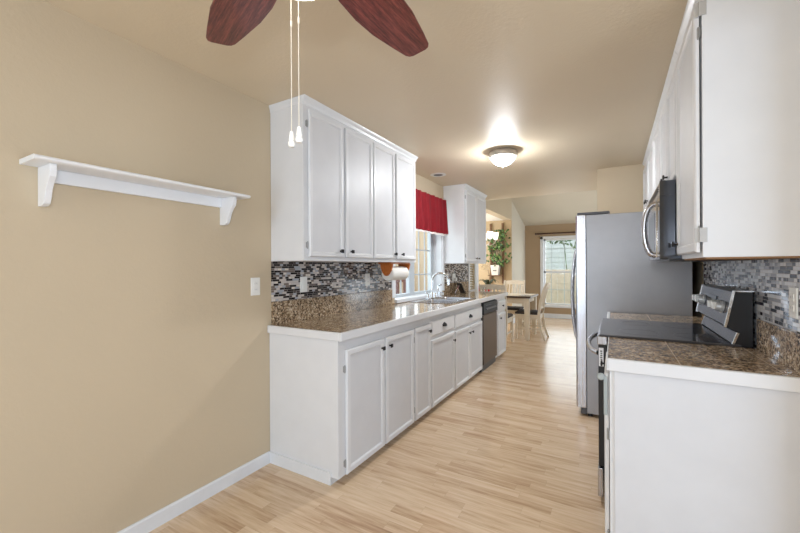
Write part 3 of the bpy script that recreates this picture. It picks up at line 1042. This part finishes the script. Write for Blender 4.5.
bz.build('burner_rings', 'dark_grey', rg)

# refrigerator
fg = thing('refrigerator', 'stainless side-by-side refrigerator with grey painted side', 'refrigerator', (0.15, 4.1, 0))
FY0, FY1 = 3.65, 4.55
box(-0.212, 0.53, FY0, FY1, 0.03, 1.775).build('body', 'fridge_side', fg, 0.004)
def fridge_door(y0, y1, hy):
    rl = []
    for z, s_ in ((0.07, 0.004), (0.075, 0), (1.775, 0), (1.78, 0.004)):
        rl.append([(-0.218, y0 + s_, z), (-0.218, y1 - s_, z), (-0.285, y1 - s_, z), (-0.298 + s_, y1 - 0.02, z), (-0.302 + s_, (y0 + y1) / 2, z), (-0.298 + s_, y0 + 0.02, z), (-0.285, y0 + s_, z)])
    dd = MB().rings(rl).build('door', 'steel', fg)
    pts = []
    for k in range(15):
        s_ = k / 14
        pts.append((-0.295 - 0.065 * math.sin(PI * s_) ** 0.5, hy, 0.58 + s_ * 0.95))
    MB().tube(pts, 0.014, 10).build('handle', 'steel', dd, smooth=True)
    return dd
fridge_door(FY0 + 0.002, 4.047, 4.0)
fridge_door(4.053, FY1 - 0.002, 4.10)
for yy in (FY0 + 0.05, FY1 - 0.05):
    MB().prism([(-0.285, yy - 0.04), (-0.04, yy - 0.04), (-0.03, yy), (-0.04, yy + 0.04), (-0.285, yy + 0.04)], 'z', 1.78, 1.802).build('hinge_cover', 'dark_grey', fg, 0.004)
box(-0.26, -0.212, FY0 + 0.01, FY1 - 0.01, 0.015, 0.065).build('grille', 'dark_grey', fg, 0.004)
for fx, fy in ((-0.19, FY0 + 0.05), (-0.19, FY1 - 0.05), (0.47, FY0 + 0.05), (0.47, FY1 - 0.05)):
    MB().lathe([(0.0, 0), (0.022, 0), (0.022, 0.03), (0, 0.03)], (fx, fy, 0.0), 'z', 10).build('foot', 'black', fg)

# ================================================================== SINK, FAUCET, COUNTER ITEMS
sk_ = thing('sink', 'stainless double-bowl sink set into the counter under the window', 'sink', ((SX0 + SX1) / 2, 4.06, 0.934))
def bowl(y0, y1):
    mb = MB()
    def rr(ins, z, r):
        x0, x1, a, b = SX0 + 0.07 + ins, SX1 - 0.025 - ins, y0 + ins, y1 - ins
        p = []
        for cx_, cy_, a0 in ((x1 - r, b - r, 0), (x0 + r, b - r, 1), (x0 + r, a + r, 2), (x1 - r, a + r, 3)):
            for k in range(5):
                t = (a0 + k / 4) * PI / 2
                p.append((cx_ + r * math.cos(t), cy_ + r * math.sin(t), z))
        return p
    mb.rings([rr(0, 0.938, 0.05), rr(0.006, 0.925, 0.05), rr(0.015, 0.80, 0.05), rr(0.05, 0.775, 0.05)], False, True)
    return mb
rim = MB()
for x0, x1, y0, y1 in ((SX0 - 0.012, SX0 + 0.07, SY0 - 0.012, SY1 + 0.012), (SX1 - 0.025, SX1 + 0.012, SY0 - 0.012, SY1 + 0.012), (SX0 + 0.07, SX1 - 0.025, SY0 - 0.012, SY0 + 0.025), (SX0 + 0.07, SX1 - 0.025, SY1 - 0.025, SY1 + 0.012), (SX0 + 0.07, SX1 - 0.025, 4.04, 4.08)):
    rim.box(x0, x1, y0, y1, 0.935, 0.9395)
rim.build('rim', 'steel', sk_)
for a, b in ((SY0 + 0.025, 4.04), (4.08, SY1 - 0.025)):
    bo = bowl(a, b).build('bowl', 'steel', sk_, smooth=True)
    MB().lathe([(0.0, 0), (0.035, 0), (0.04, 0.003), (0.0, 0.0031)], (-1.72, (a + b) / 2, 0.776), 'z', 16).build('drain', 'chrome', bo)
fa = thing('faucet', 'chrome gooseneck faucet with side handles behind the sink', 'faucet', (-1.945, 4.16, 0.9395))
fx = -1.945
MB().box(fx - 0.028, fx + 0.028, 4.02, 4.33, 0.9395, 0.952).build('base_plate', 'chrome', fa, 0.005)
pts = [(fx, 4.16, 0.95), (fx, 4.16, 1.02), (fx, 4.16, 1.16)]
for k in range(13):
    a = PI * (1 - k / 12)
    pts.append((fx + 0.09 + 0.09 * math.cos(a), 4.16 + (0.045 + 0.045 * math.cos(a)), 1.16 + 0.09 * math.sin(a)))
pts += [(fx + 0.18, 4.25, 1.10)]
MB().tube(pts, 0.014, 12).lathe([(0.026, 0.95), (0.02, 0.99), (0.013, 1.03), (0.0, 1.04)], (fx, 4.16, 0), 'z', 14).build('gooseneck_spout', 'chrome', fa, smooth=True)
for yy in (4.05, 4.25):
    MB().lathe([(0.024, 0.95), (0.019, 0.98), (0.016, 1.0), (0.0, 1.005)], (fx, yy, 0), 'z', 14).tube([(fx, yy, 0.995), (fx - 0.01, yy + (0.03 if yy > 4.2 else -0.03), 1.015), (fx - 0.012, yy + (0.055 if yy > 4.2 else -0.055), 1.02)], 0.007, 8).build('handle', 'chrome', fa, smooth=True)
MB().lathe([(0.02, 0.95), (0.016, 0.98), (0.013, 1.02), (0.016, 1.05), (0.014, 1.09), (0.0, 1.10)], (fx + 0.015, 4.315, 0), 'z', 12).tube([(fx + 0.015, 4.315, 1.08), (fx + 0.04, 4.325, 1.105), (fx + 0.055, 4.33, 1.10)], 0.011, 8).build('side_sprayer', 'chrome', fa, smooth=True)
sd = thing('soap_dispenser', 'small chrome soap pump beside the faucet', 'dispenser', (-1.945, 4.385, 0.94))
MB().lathe([(0.0, 0.9395), (0.018, 0.9395), (0.016, 0.955), (0.008, 0.96), (0.008, 1.0), (0.0, 1.002)], (-1.945, 4.395, 0), 'z', 12).tube([(-1.945, 4.395, 0.995), (-1.91, 4.395, 1.0), (-1.895, 4.395, 0.992)], 0.006, 8).build('pump', 'chrome', sd, smooth=True)

tbm = thing('tablet', 'black framed tablet leaning on the counter beyond the sink', 'tablet', (-1.9, 5.2, 0.934))
Rt = Matrix.Translation((-1.90, 5.12, 0.940)) @ Matrix.Rotation(math.radians(38), 4, 'Z') @ Matrix.Rotation(math.radians(-24), 4, 'Y')
def tbox(*a):
    mb = MB().box(*a)
    for v in mb.bm.verts:
        v.co = Rt @ v.co
    return mb
tbox(-0.006, 0.006, -0.115, 0.115, 0.0, 0.165).build('frame', 'black', tbm, 0.003)
tbox(0.006, 0.0075, -0.10, 0.10, 0.012, 0.153).build('screen', 'dark_grey', tbm)
Rt = Matrix.Translation((-1.90, 5.12, 0.940)) @ Matrix.Rotation(math.radians(38), 4, 'Z')
tbox(-0.13, -0.115, -0.05, 0.05, 0.0, 0.008).tube([Rt @ Vector((-0.122, 0, 0.004)), Rt @ Vector((-0.055, 0, 0.12))], 0.006, 6).build('stand', 'chrome', tbm)
gs = thing('glass_tumbler', 'clear drinking glass on the counter beside the tablet', 'glass', (-1.66, 5.35, 0.934))
MB().lathe([(0.0, 0.0), (0.026, 0.0), (0.034, 0.09), (0.0325, 0.09), (0.025, 0.006), (0.0, 0.006)], (-1.66, 5.35, 0.935), 'z', 20).build('glass_body', 'glass', gs, smooth=True)


def plate(name, label, cat, x, y, z, d, kind='outlet', w_=0.07, group='white electrical plates on the kitchen walls', double=False):
    t = thing(name, label, cat, (x, y, z), group)
    box(x, x + d * 0.006, y - w_ / 2, y + w_ / 2, z - 0.058, z + 0.058).build('cover_plate', 'white_plastic', t, 0.002)
    if kind == 'outlet':
        for dz in (-0.02, 0.02):
            s = box(x + d * 0.0055, x + d * 0.0085, y - 0.016, y + 0.016, z + dz - 0.014, z + dz + 0.014).build('socket', 'white_plastic', t, 0.002)
            MB().box(x + d * 0.008, x + d * 0.0088, y - 0.008, y - 0.006, z + dz - 0.004, z + dz + 0.006).box(x + d * 0.008, x + d * 0.0088, y + 0.006, y + 0.008, z + dz - 0.004, z + dz + 0.006).build('slots', 'dark_grey', s)
    else:
        box(x + d * 0.0055, x + d * 0.010, y - 0.016, y + 0.016, z - 0.033, z + 0.033).build('rocker', 'white_plastic', t, 0.002)
    return t


plate('wall_outlet', 'white outlet plate on the bare beige wall below the shelf', 'outlet', XL, 1.635, 1.205, 1)
plate('light_switch', 'white switch plate on the mosaic under the four-door wall cabinet, nearer the beige wall', 'switch', XL + 0.008, 2.065, 1.20, 1, 'switch')
plate('wall_outlet', 'white outlet plate on the mosaic under the paper towel holder', 'outlet', XL + 0.008, 2.905, 1.21, 1)
plate('light_switch', 'white switch plate on the far mosaic beside the kitchen window', 'switch', XL + 0.008, 4.86, 1.17, 1, 'switch')
ou = plate('wall_outlet', 'white outlet with a plugged-in night light on the far mosaic', 'outlet', XL + 0.008, 5.10, 1.17, 1, 'outlet', 0.115)
box(XL + 0.016, XL + 0.045, 5.09, 5.15, 1.115, 1.165).build('night_light', 'white_plastic', ou, 0.006)
plate('wall_outlet', 'white outlet plate on the grey mosaic at the right edge', 'outlet', XR - 0.008, 1.965, 1.185, -1)

# paper towel holder under the cabinet
pt = thing('paper_towel_holder', 'orange wooden paper towel holder under the four-door wall cabinet', 'holder', (-1.80, 2.98, 1.37))
MB().box(-1.90, -1.76, 2.885, 3.25, 1.357, 1.372).build('back_board', 'holder_wood', pt, 0.003)
def arm(y):
    p = [(-1.885, 1.357), (-1.88, 1.32), (-1.86, 1.275), (-1.835, 1.248), (-1.815, 1.245), (-1.79, 1.262), (-1.765, 1.30), (-1.755, 1.335), (-1.75, 1.357)]
    MB().prism(p, 'y', y, y + 0.018).build('arm', 'holder_wood', pt, 0.002)
arm(2.895)
arm(3.225)
pr_ = thing('paper_towel_roll', 'white paper towel roll in the wooden holder', 'paper towel', (-1.82, 3.0, 1.285))
MB().lathe([(0.022, 0.0), (0.064, 0.0), (0.066, 0.004), (0.066, 0.296), (0.064, 0.30), (0.022, 0.30)], (-1.82, 2.92, 1.268), 'y', 32, 1, True).build('paper', 'paper', pr_, smooth=True)
MB().lathe([(0.019, -0.002), (0.022, -0.002), (0.022, 0.302), (0.019, 0.302)], (-1.82, 2.92, 1.268), 'y', 16, 1, True).build('cardboard_tube', 'holder_wood', pr_)

# ================================================================== VALANCE
rd = thing('curtain_rod', 'slim rod carrying the red valance at the kitchen window', 'curtain rod', (-1.985, 4.0, 2.175))
MB().tube([(-1.985, 3.33, 2.19), (-1.985, 4.68, 2.19)], 0.008, 8).build('rod', 'trim', rd)
for yy in (3.37, 4.67):
    box(XL, -1.985, yy - 0.008, yy + 0.008, 2.18, 2.20).build('bracket', 'trim', rd)
va = thing('curtain_valance', 'short red gathered valance with white lace hem over the kitchen window', 'curtain', (-1.98, 4.0, 2.2))
def fold(z0, z1, y0, y1, amp, n=160, th=0.004, nz=8, hem=0.0, xo=0.0):
    mb = MB()
    front, back = [], []
    for k in range(n + 1):
        y = y0 + (y1 - y0) * k / n
        fcol, bcol = [], []
        for j in range(nz + 1):
            s_ = j / nz
            zz = z0 + (z1 - z0) * s_
            w_ = amp * (1.15 - 0.65 * s_) * (math.sin(y * 52) * 0.6 + math.sin(y * 31 + 1.7) * 0.4 + 0.25 * math.sin(y * 83))
            sag = hem * math.sin(y * 40) * (1 - s_)
            x_ = -1.966 + xo + w_ + 0.012 * (1 - s_)
            fcol.append(mb.bm.verts.new((x_, y, zz + sag)))
            bcol.append(mb.bm.verts.new((x_ - th, y, zz + sag)))
        front.append(fcol)
        back.append(bcol)
    for k in range(n):
        for j in range(nz):
            mb.bm.faces.new([front[k][j], front[k + 1][j], front[k + 1][j + 1], front[k][j + 1]])
            mb.bm.faces.new([back[k][j], back[k][j + 1], back[k + 1][j + 1], back[k + 1][j]])
        for j in (0, nz):
            mb.bm.faces.new([front[k][j], back[k][j], back[k + 1][j], front[k + 1][j]])
    for k in (0, n):
        for j in range(nz):
            mb.bm.faces.new([front[k][j], front[k][j + 1], back[k][j + 1], back[k][j]])
    return mb
fold(1.765, 2.225, 3.36, 4.655, 0.026).build('cloth', 'red', va, smooth=True)
fold(1.742, 1.770, 3.36, 4.655, 0.0286, 160, 0.003, 2, 0.004, 0.0015).build('lace_hem', 'lace', va, smooth=True)

# ================================================================== SHELF ON THE LEFT WALL
sf = thing('wall_shelf', 'long white wooden shelf with scrolled brackets on the beige wall', 'shelf', (XL, 1.0, 1.75))
MB().prism([(XL, 1.744), (-1.895, 1.744), (-1.885, 1.748), (-1.882, 1.754), (-1.885, 1.760), (-1.895, 1.764), (XL, 1.764)], 'y', 0.52, 1.478).build('shelf_board', 'shelf', sf, 0.002)
box(XL, XL + 0.018, 0.60, 1.385, 1.688, 1.744).build('back_rail', 'shelf', sf, 0.002)
bp = [(XL, 1.744), (-1.918, 1.744), (-1.916, 1.715), (-1.922, 1.695), (-1.945, 1.672), (-1.962, 1.645), (-1.972, 1.615), (-1.985, 1.592), (-2.005, 1.584), (XL, 1.584)]
for yy in (0.575, 1.385):
    MB().prism(bp, 'y', yy, yy + 0.022).build('bracket', 'shelf', sf, 0.002)

# ================================================================== CEILING FIXTURES
CX, CY = -0.697, 0.683
fan = thing('ceiling_fan', 'ceiling fan with mahogany blades and lit frosted bowl', 'ceiling fan', (CX, CY, 2.44))
MB().lathe([(0.0, 2.439), (0.085, 2.439), (0.095, 2.40), (0.07, 2.385), (0.12, 2.375), (0.15, 2.33), (0.15, 2.24), (0.12, 2.205), (0.08, 2.195), (0.0, 2.195)], (CX, CY, 0), 'z', 32).build('motor_housing', 'nickel', fan, smooth=True)
MB().lathe([(0.07, 2.195), (0.085, 2.19), (0.085, 2.15), (0.142, 2.145), (0.142, 2.127), (0.0, 2.127)], (CX, CY, 0), 'z', 32).build('light_fitter', 'nickel', fan, smooth=True)
pf = [(0.0, 2.052)] + [(0.135 * math.sin(a), 2.127 - 0.075 * math.cos(a)) for a in [PI / 2 * k / 8 for k in range(1, 9)]] + [(0.13, 2.129), (0.0, 2.129)]
MB().lathe(pf, (CX, CY, 0), 'z', 32).build('light_bowl', 'bowl_fan', fan, smooth=True)
out = [(0.20, 0.062), (0.26, 0.078), (0.36, 0.088), (0.46, 0.085), (0.58, 0.066), (0.648, 0.053), (0.664, 0.043), (0.670, 0.028)]
poly = [(r, hw) for r, hw in out] + [(r, -hw) for r, hw in out[::-1]]
for k in range(5):
    ang = math.radians(88.9 + 72 * k)
    T = Matrix.Translation((CX, CY, 2.205)) @ Matrix.Rotation(ang, 4, 'Z') @ Matrix.Rotation(math.radians(-9), 4, 'X')
    mb = MB().prism(poly, 'z', -0.004, 0.004)
    bl_ = mb.build('blade', 'mahogany', None, 0.0015)
    bl_.parent = fan
    T2 = Matrix.Translation((-CX, -CY, -2.44)) @ T
    bl_.matrix_local = T2
    mb = MB().prism([(0.10, 0.018), (0.17, 0.014), (0.22, 0.04), (0.27, 0.03), (0.28, 0.0), (0.27, -0.03), (0.22, -0.04), (0.17, -0.014), (0.10, -0.018)], 'z', 0.005, 0.010)
    br_ = mb.build('blade_bracket', 'nickel', None)
    br_.parent = bl_
for (qx, qy, z0, zt) in ((-0.714, 0.685, 1.636, 1.676), (-0.688, 0.685, 1.643, 1.683)):
    pc = MB().tube([(qx, qy, 2.06), (qx, qy, zt - 0.004)], 0.0011, 6).tube([(qx, qy, 1.96), (qx, qy, 1.945)], 0.0025, 6).build('pull_chain', 'chain', fan)
    MB().lathe([(0.0, zt), (0.0045, zt), (0.0078, zt - 0.021), (0.0078, zt - 0.0235), (0.0062, zt - 0.0245), (0.0092, zt - 0.028), (0.0095, zt - 0.034), (0.006, z0 + 0.001), (0.0, z0)], (qx, qy, 0), 'z', 14).build('pull_knob', 'white_plastic', pc, smooth=True)

DX, DY = -0.925, 3.60
dm = thing('ceiling_light', 'round flush dome ceiling light with nickel rim, lit', 'ceiling light', (DX, DY, 2.44))
MB().lathe([(0.0, 2.439), (0.118, 2.439), (0.130, 2.428), (0.134, 2.41), (0.130, 2.385), (0.116, 2.374), (0.0, 2.374)], (DX, DY, 0), 'z', 40).build('rim', 'nickel', dm, smooth=True)
pf = [(0.0, 2.300)] + [(0.113 * math.sin(a) / math.sin(1.2), 2.3 + 0.076 * (1 - math.cos(a)) / (1 - math.cos(1.2))) for a in [1.2 * k / 8 for k in range(1, 9)]]
MB().lathe(pf, (DX, DY, 0), 'z', 40).build('glass_dome', 'bowl_dome', dm, smooth=True)
MB().lathe([(0.0, 2.278), (0.006, 2.280), (0.008, 2.287), (0.005, 2.291), (0.016, 2.297), (0.0, 2.304)], (DX, DY, 0), 'z', 16).build('finial', 'nickel', dm, smooth=True)

rl_ = thing('recessed_light', 'small recessed ceiling light with white trim ring by the red valance', 'ceiling light', (-1.83, 4.10, 2.44))
MB().lathe([(0.055, 2.4385), (0.092, 2.4385), (0.096, 2.434), (0.060, 2.430)], (-1.83, 4.10, 0), 'z', 32, 1, True).build('trim_ring', 'white_plastic', rl_, smooth=True)
MB().lathe([(0.0, 2.433), (0.056, 2.432), (0.056, 2.4385), (0.0, 2.4385)], (-1.83, 4.10, 0), 'z', 24).build('lens', 'dark_grey', rl_)

# ================================================================== FAR ROOM AND DINING NOOK
cr = thing('curtain_rod', 'dark wooden curtain rod above the far window', 'curtain rod', (-1.1, 10.12, 2.16))
MB().tube([(-1.74, 10.12, 2.165), (-0.40, 10.12, 2.165)], 0.02, 10).build('rod', 'rod', cr)
for xx in (-1.755, -0.385):
    MB().lathe([(0.0, -0.035), (0.024, -0.02), (0.03, 0.0), (0.02, 0.02), (0.0, 0.03)], (xx, 10.12, 2.165), 'x', 12).build('finial', 'rod', cr, smooth=True)
for xx in (-1.68, -0.46):
    box(xx - 0.012, xx + 0.012, 10.12, 10.2, 2.15, 2.18).build('bracket', 'rod', cr)

# table
TX0, TX1, TY0, TY1, TZ = -2.62, -1.29, 6.86, 7.66, 0.785
tbl = thing('dining_table', 'cream dining table with dark edged top in the nook', 'table', (-1.95, 7.26, 0))
box(TX0, TX1, TY0, TY1, TZ - 0.03, TZ).build('tabletop', 'dark_wood', tbl, 0.004)
MB().box(TX0 + 0.06, TX1 - 0.06, TY0 + 0.06, TY0 + 0.08, TZ - 0.12, TZ - 0.03).box(TX0 + 0.06, TX1 - 0.06, TY1 - 0.08, TY1 - 0.06, TZ - 0.12, TZ - 0.03).box(TX0 + 0.06, TX0 + 0.08, TY0 + 0.06, TY1 - 0.06, TZ - 0.12, TZ - 0.03).box(TX1 - 0.08, TX1 - 0.06, TY0 + 0.06, TY1 - 0.06, TZ - 0.12, TZ - 0.03).build('apron', 'cream', tbl)
for lx in (TX0 + 0.07, TX1 - 0.07):
    for ly in (TY0 + 0.07, TY1 - 0.07):
        MB().rings([[(lx - s, ly - s, z), (lx + s, ly - s, z), (lx + s, ly + s, z), (lx - s, ly + s, z)] for s, z in ((0.032, 0), (0.042, 0.35), (0.042, TZ - 0.03))]).build('leg', 'cream', tbl, 0.003)
run = thing('table_runner', 'cream cloth lying on the dining table', 'tablecloth', (-1.9, 7.26, TZ))
box(TX0 + 0.1, TX1 - 0.02, TY0 + 0.02, TY1 - 0.10, TZ, TZ + 0.006).build('cloth', 'mat_cloth', run, 0.002)
nap = thing('napkin', 'rumpled white napkin on the table corner by the angled chair', 'napkin', (-1.40, 6.98, TZ))
nm = MB()
NN = 14
gv_ = [[nm.bm.verts.new((-1.50 + 0.19 * i / NN, 6.89 + 0.19 * j / NN, TZ + 0.012 + 0.018 * abs(math.sin(i * 0.9) * math.cos(j * 0.8 + i * 0.3)))) for j in range(NN + 1)] for i in range(NN + 1)]
for i in range(NN):
    for j in range(NN):
        nm.bm.faces.new([gv_[i][j], gv_[i + 1][j], gv_[i + 1][j + 1], gv_[i][j + 1]])
no = nm.build('linen', 'lace', nap, smooth=True)
so = no.modifiers.new('thick', 'SOLIDIFY')
so.thickness = 0.004


def make_chair(label):
    """authored at the origin facing +Y (sitter looks to +Y), back at -Y"""
    t = thing('dining_chair', label, 'chair', (0, 0, 0), 'cream slat-back chairs around the dining table')
    W = 0.225
    MB().rings([[(-W + i, -0.20 + i, z), (W - i, -0.20 + i, z), (W - i, 0.24 - i, z), (-W + i, 0.24 - i, z)] for i, z in ((0.0, 0.43), (0.0, 0.455))]).build('seat', 'cream', t, 0.004)
    MB().rings([[(-W + i, -0.17 + i, z), (W - i, -0.17 + i, z), (W - i, 0.235 - i, z), (-W + i, 0.235 - i, z)] for i, z in ((0.012, 0.455), (0.004, 0.472), (0.008, 0.49), (0.03, 0.50))]).build('cushion', 'cushion', t, smooth=True)
    MB().box(-W + 0.03, W - 0.03, 0.20, 0.22, 0.37, 0.43).box(-W + 0.03, W - 0.03, -0.19, -0.17, 0.37, 0.43).box(-W + 0.01, -W + 0.03, -0.17, 0.20, 0.37, 0.43).box(W - 0.03, W - 0.01, -0.17, 0.20, 0.37, 0.43).build('apron', 'cream', t)
    for sx in (-1, 1):
        xx = sx * (W - 0.022)
        MB().rings([[(xx - s, 0.205 - s, z), (xx + s, 0.205 - s, z), (xx + s, 0.205 + s, z), (xx - s, 0.205 + s, z)] for s, z in ((0.016, 0), (0.021, 0.2), (0.021, 0.43))]).build('leg', 'cream', t)
        rl = []
        for z, y, s in ((0.0, -0.285, 0.018), (0.2, -0.215, 0.021), (0.44, -0.185, 0.022), (0.7, -0.215, 0.02), (0.9, -0.27, 0.018), (1.03, -0.325, 0.016)):
            rl.append([(xx - s * 0.9, y - s, z), (xx + s * 0.9, y - s, z), (xx + s * 0.9, y + s, z), (xx - s * 0.9, y + s, z)])
        MB().rings(rl).build('rear_leg', 'cream', t)
    def yb(z):
        return -0.185 - 0.14 * max(0, (z - 0.44) / 0.59) ** 1.6
    rl = []
    for k in range(9):
        s_ = k / 8
        xx = -W + 0.03 + s_ * (2 * W - 0.06)
        bow = 0.012 * math.sin(PI * s_)
        rl.append([(xx, yb(0.95) - 0.011 - bow, 0.945), (xx, yb(0.95) + 0.011 - bow, 0.945), (xx, yb(1.03) + 0.011 - bow, 1.015 + bow * 1.5), (xx, yb(1.03) - 0.011 - bow, 1.015 + bow * 1.5)])
    MB().rings(rl).build('top_rail', 'cream', t)
    MB().box(-W + 0.03, W - 0.03, yb(0.56) - 0.01, yb(0.56) + 0.01, 0.55, 0.595).build('lower_rail', 'cream', t)
    for k in range(6):
        xx = -W + 0.068 + k * (2 * W - 0.136) / 5
        rl = []
        for z in (0.59, 0.7, 0.8, 0.9, 0.95):
            y = yb(z)
            rl.append([(xx - 0.014, y - 0.006, z), (xx + 0.014, y - 0.006, z), (xx + 0.014, y + 0.006, z), (xx - 0.014, y + 0.006, z)])
        MB().rings(rl).build('slat', 'cream', t)
    for sx in (-1, 1):
        box(sx * (W - 0.03), sx * (W - 0.015), -0.2, 0.2, 0.18, 0.21).build('stretcher', 'cream', t)
    return t


ch = make_chair('cream slat-back chair at the table end, seen from its side')
ch.location = (-1.36, 7.20, 0)
ch.rotation_euler = (0, 0, PI / 2)
dup(ch, (-1.765, 6.43, 0), 0.0, 'cream slat-back chair on the kitchen side of the table with its back to the cabinets')
dup(ch, (-1.84, 7.74, 0), PI, 'cream slat-back chair on the far side of the table')

# orchid
oc = thing('potted_orchid', 'cream flowered orchid in a red pot on the dining table', 'plant', (-2.12, 7.1, TZ + 0.006))
ox, oy, oz = -2.12, 7.1, TZ + 0.006
MB().lathe([(0.0, 0.0), (0.055, 0.0), (0.075, 0.12), (0.082, 0.135), (0.07, 0.135), (0.065, 0.12), (0.0, 0.118)], (ox, oy, oz), 'z', 20).build('pot', 'red_pot', oc, smooth=True)
lf = MB()
for k in range(7):
    a = 0.3 + k * 0.92
    L = 0.20 + 0.04 * (k % 3)
    rl = []
    for j in range(8):
        s_ = j / 7
        r_ = L * s_
        zz = oz + 0.13 + 0.18 * math.sin(s_ * 2.4) * (0.8 + 0.1 * (k % 2))
        wd = 0.03 * math.sin(PI * min(1, 0.12 + s_ * 0.86)) + 0.002
        p = Vector((ox + r_ * math.cos(a), oy + r_ * math.sin(a), zz))
        q = Vector((-math.sin(a), math.cos(a), 0)) * wd
        rl.append([p - q, p + Vector((0, 0, -0.006)), p + q, p + Vector((0, 0, 0.003))])
    lf.rings(rl)
lf.build('leaves', 'dark_leaf', oc, smooth=True)
stem = [(ox, oy, oz + 0.13), (ox + 0.03, oy, oz + 0.32), (ox + 0.0, oy - 0.02, oz + 0.48), (ox - 0.05, oy - 0.05, oz + 0.56)]
MB().tube(stem, 0.005, 6).build('stem', 'lattice_wood', oc)
for k, (dx, dy, dz) in enumerate(((-0.05, -0.05, 0.55), (-0.02, -0.04, 0.51), (-0.08, -0.06, 0.53), (-0.01, -0.05, 0.55))):
    mb = MB()
    c = Vector((ox + dx, oy + dy - 0.015, oz + dz))
    for j in range(5):
        a = 2 * PI * j / 5 + 0.3
        u = Vector((math.cos(a), -0.25, math.sin(a)))
        v = Vector((-math.sin(a), 0, math.cos(a)))
        mb.rings([[c + u * r_ - v * w_ , c + u * r_ + Vector((0, 0.006, 0)), c + u * r_ + v * w_, c + u * r_ - Vector((0, 0.004, 0))] for r_, w_ in ((0.004, 0.004), (0.02, 0.018), (0.034, 0.016), (0.044, 0.003))])
    mb.build('flower', 'petal', oc, smooth=True)

cand = thing('vase', 'small red patterned vase beside the orchid', 'vase', (-2.30, 7.02, TZ + 0.006))
MB().lathe([(0.0, 0), (0.03, 0), (0.042, 0.06), (0.02, 0.12), (0.026, 0.16), (0.021, 0.16), (0.0, 0.1)], (-2.28, 7.02, TZ + 0.006), 'z', 16).build('vase_body', 'red_pot', cand, smooth=True)

# chandelier
chd = thing('chandelier', 'chandelier with white glass shades over the dining table', 'chandelier', (-2.26, 7.2, 2.40))
kx, ky = -2.235, 7.2
MB().lathe([(0.0, 2.404), (0.06, 2.404), (0.05, 2.375), (0.0, 2.37)], (kx, ky, 0), 'z', 20).tube([(kx, ky, 2.38), (kx, ky, 1.95)], 0.008, 8).lathe([(0.0, 1.70), (0.02, 1.72), (0.035, 1.80), (0.03, 1.90), (0.012, 1.96), (0.0, 1.97)], (kx, ky, 0), 'z', 16).build('stem', 'nickel', chd, smooth=True)
for k in range(5):
    a = 0.52 + 2 * PI * k / 5
    ux, uy = math.cos(a), math.sin(a)
    am = MB().tube([(kx + ux * r_, ky + uy * r_, z) for r_, z in ((0.02, 1.80), (0.10, 1.74), (0.18, 1.76), (0.23, 1.82), (0.235, 1.86))], 0.007, 8).build('arm', 'nickel', chd, smooth=True)
    MB().lathe([(0.022, 1.855), (0.038, 1.87), (0.050, 1.93), (0.056, 2.0), (0.052, 2.0), (0.046, 1.93), (0.034, 1.876), (0.0, 1.865)], (kx + ux * 0.235, ky + uy * 0.235, 0), 'z', 20).build('glass_shade', 'shade_glow', am, smooth=True)

# lattice with the trailing plant on the nook wall
la = thing('plant_lattice', 'brown wooden plant ladder hung on the tan nook wall', 'trellis', (-2.38, 8.66, 0.92))
for xx in (-2.525, -2.245):
    box(xx - 0.022, xx + 0.022, 8.66, 8.69, 0.93, 2.335).build('post', 'lattice_wood', la, 0.003)
for zz in (2.10, 1.75, 1.40):
    box(-2.525, -2.245, 8.665, 8.685, zz - 0.012, zz + 0.012).build('rung', 'lattice_wood', la)
box(-2.55, -2.22, 8.50, 8.66, 1.105, 1.125).build('plant_shelf', 'lattice_wood', la, 0.003)
iv = thing('potted_ivy', 'green trailing ivy in a white pot on the wooden plant ladder', 'plant', (-2.39, 8.58, 1.125))
pot = MB().rings([[(-2.39 + sx * w_, 8.58 + sy * w_ * 0.8, z) for sx, sy in ((-1, -1), (1, -1), (1, 1), (-1, 1))] for w_, z in ((0.075, 1.126), (0.10, 1.36), (0.092, 1.36), (0.085, 1.33))]).build('pot', 'pot', iv, 0.006)
box(-2.43, -2.35, 8.498, 8.504, 1.225, 1.24).build('pot_mark', 'black', pot)
lv = MB()
def leaf(mb, c, s_, nrm_):
    n_ = Vector(nrm_).normalized()
    u = n_.orthogonal().normalized()
    u = Matrix.Rotation(random.uniform(0, 6.28), 3, n_) @ u
    v = n_.cross(u)
    pts_ = [c - u * s_ * 0.9, c - u * s_ * 0.3 + v * s_ * 0.6 + n_ * 0.01, c + u * s_ * 0.4 + v * s_ * 0.45, c + u * s_, c + u * s_ * 0.4 - v * s_ * 0.45, c - u * s_ * 0.3 - v * s_ * 0.6 + n_ * 0.01]
    mb.quad(pts_)
for k in range(190):
    z = random.uniform(1.33, 2.17)
    s_ = (z - 1.33) / 0.84
    half = 0.20 + 0.10 * math.sin(PI * min(1, s_ * 1.1))
    x_ = -2.37 + random.gauss(0.03, half * 0.55)
    if abs(x_ + 2.37) > 0.36:
        continue
    c = Vector((x_, 8.60 + random.uniform(-0.12, 0.05), z))
    leaf(lv, c, random.uniform(0.025, 0.05), (random.uniform(-0.6, 0.6), -1, random.uniform(-0.2, 0.9)))
lv.build('foliage', 'leaf', iv)
vn = MB()
for k in range(9):
    x0 = -2.39 + random.uniform(-0.05, 0.05)
    pts = [(x0, 8.58, 1.34)]
    for j in range(1, 6):
        pts.append((x0 + (random.uniform(-0.28, 0.28)) * j / 5, 8.60 + random.uniform(-0.05, 0.04), 1.34 + 0.15 * j))
    vn.tube(pts, 0.004, 5)
vn.build('vines', 'dark_leaf', iv)
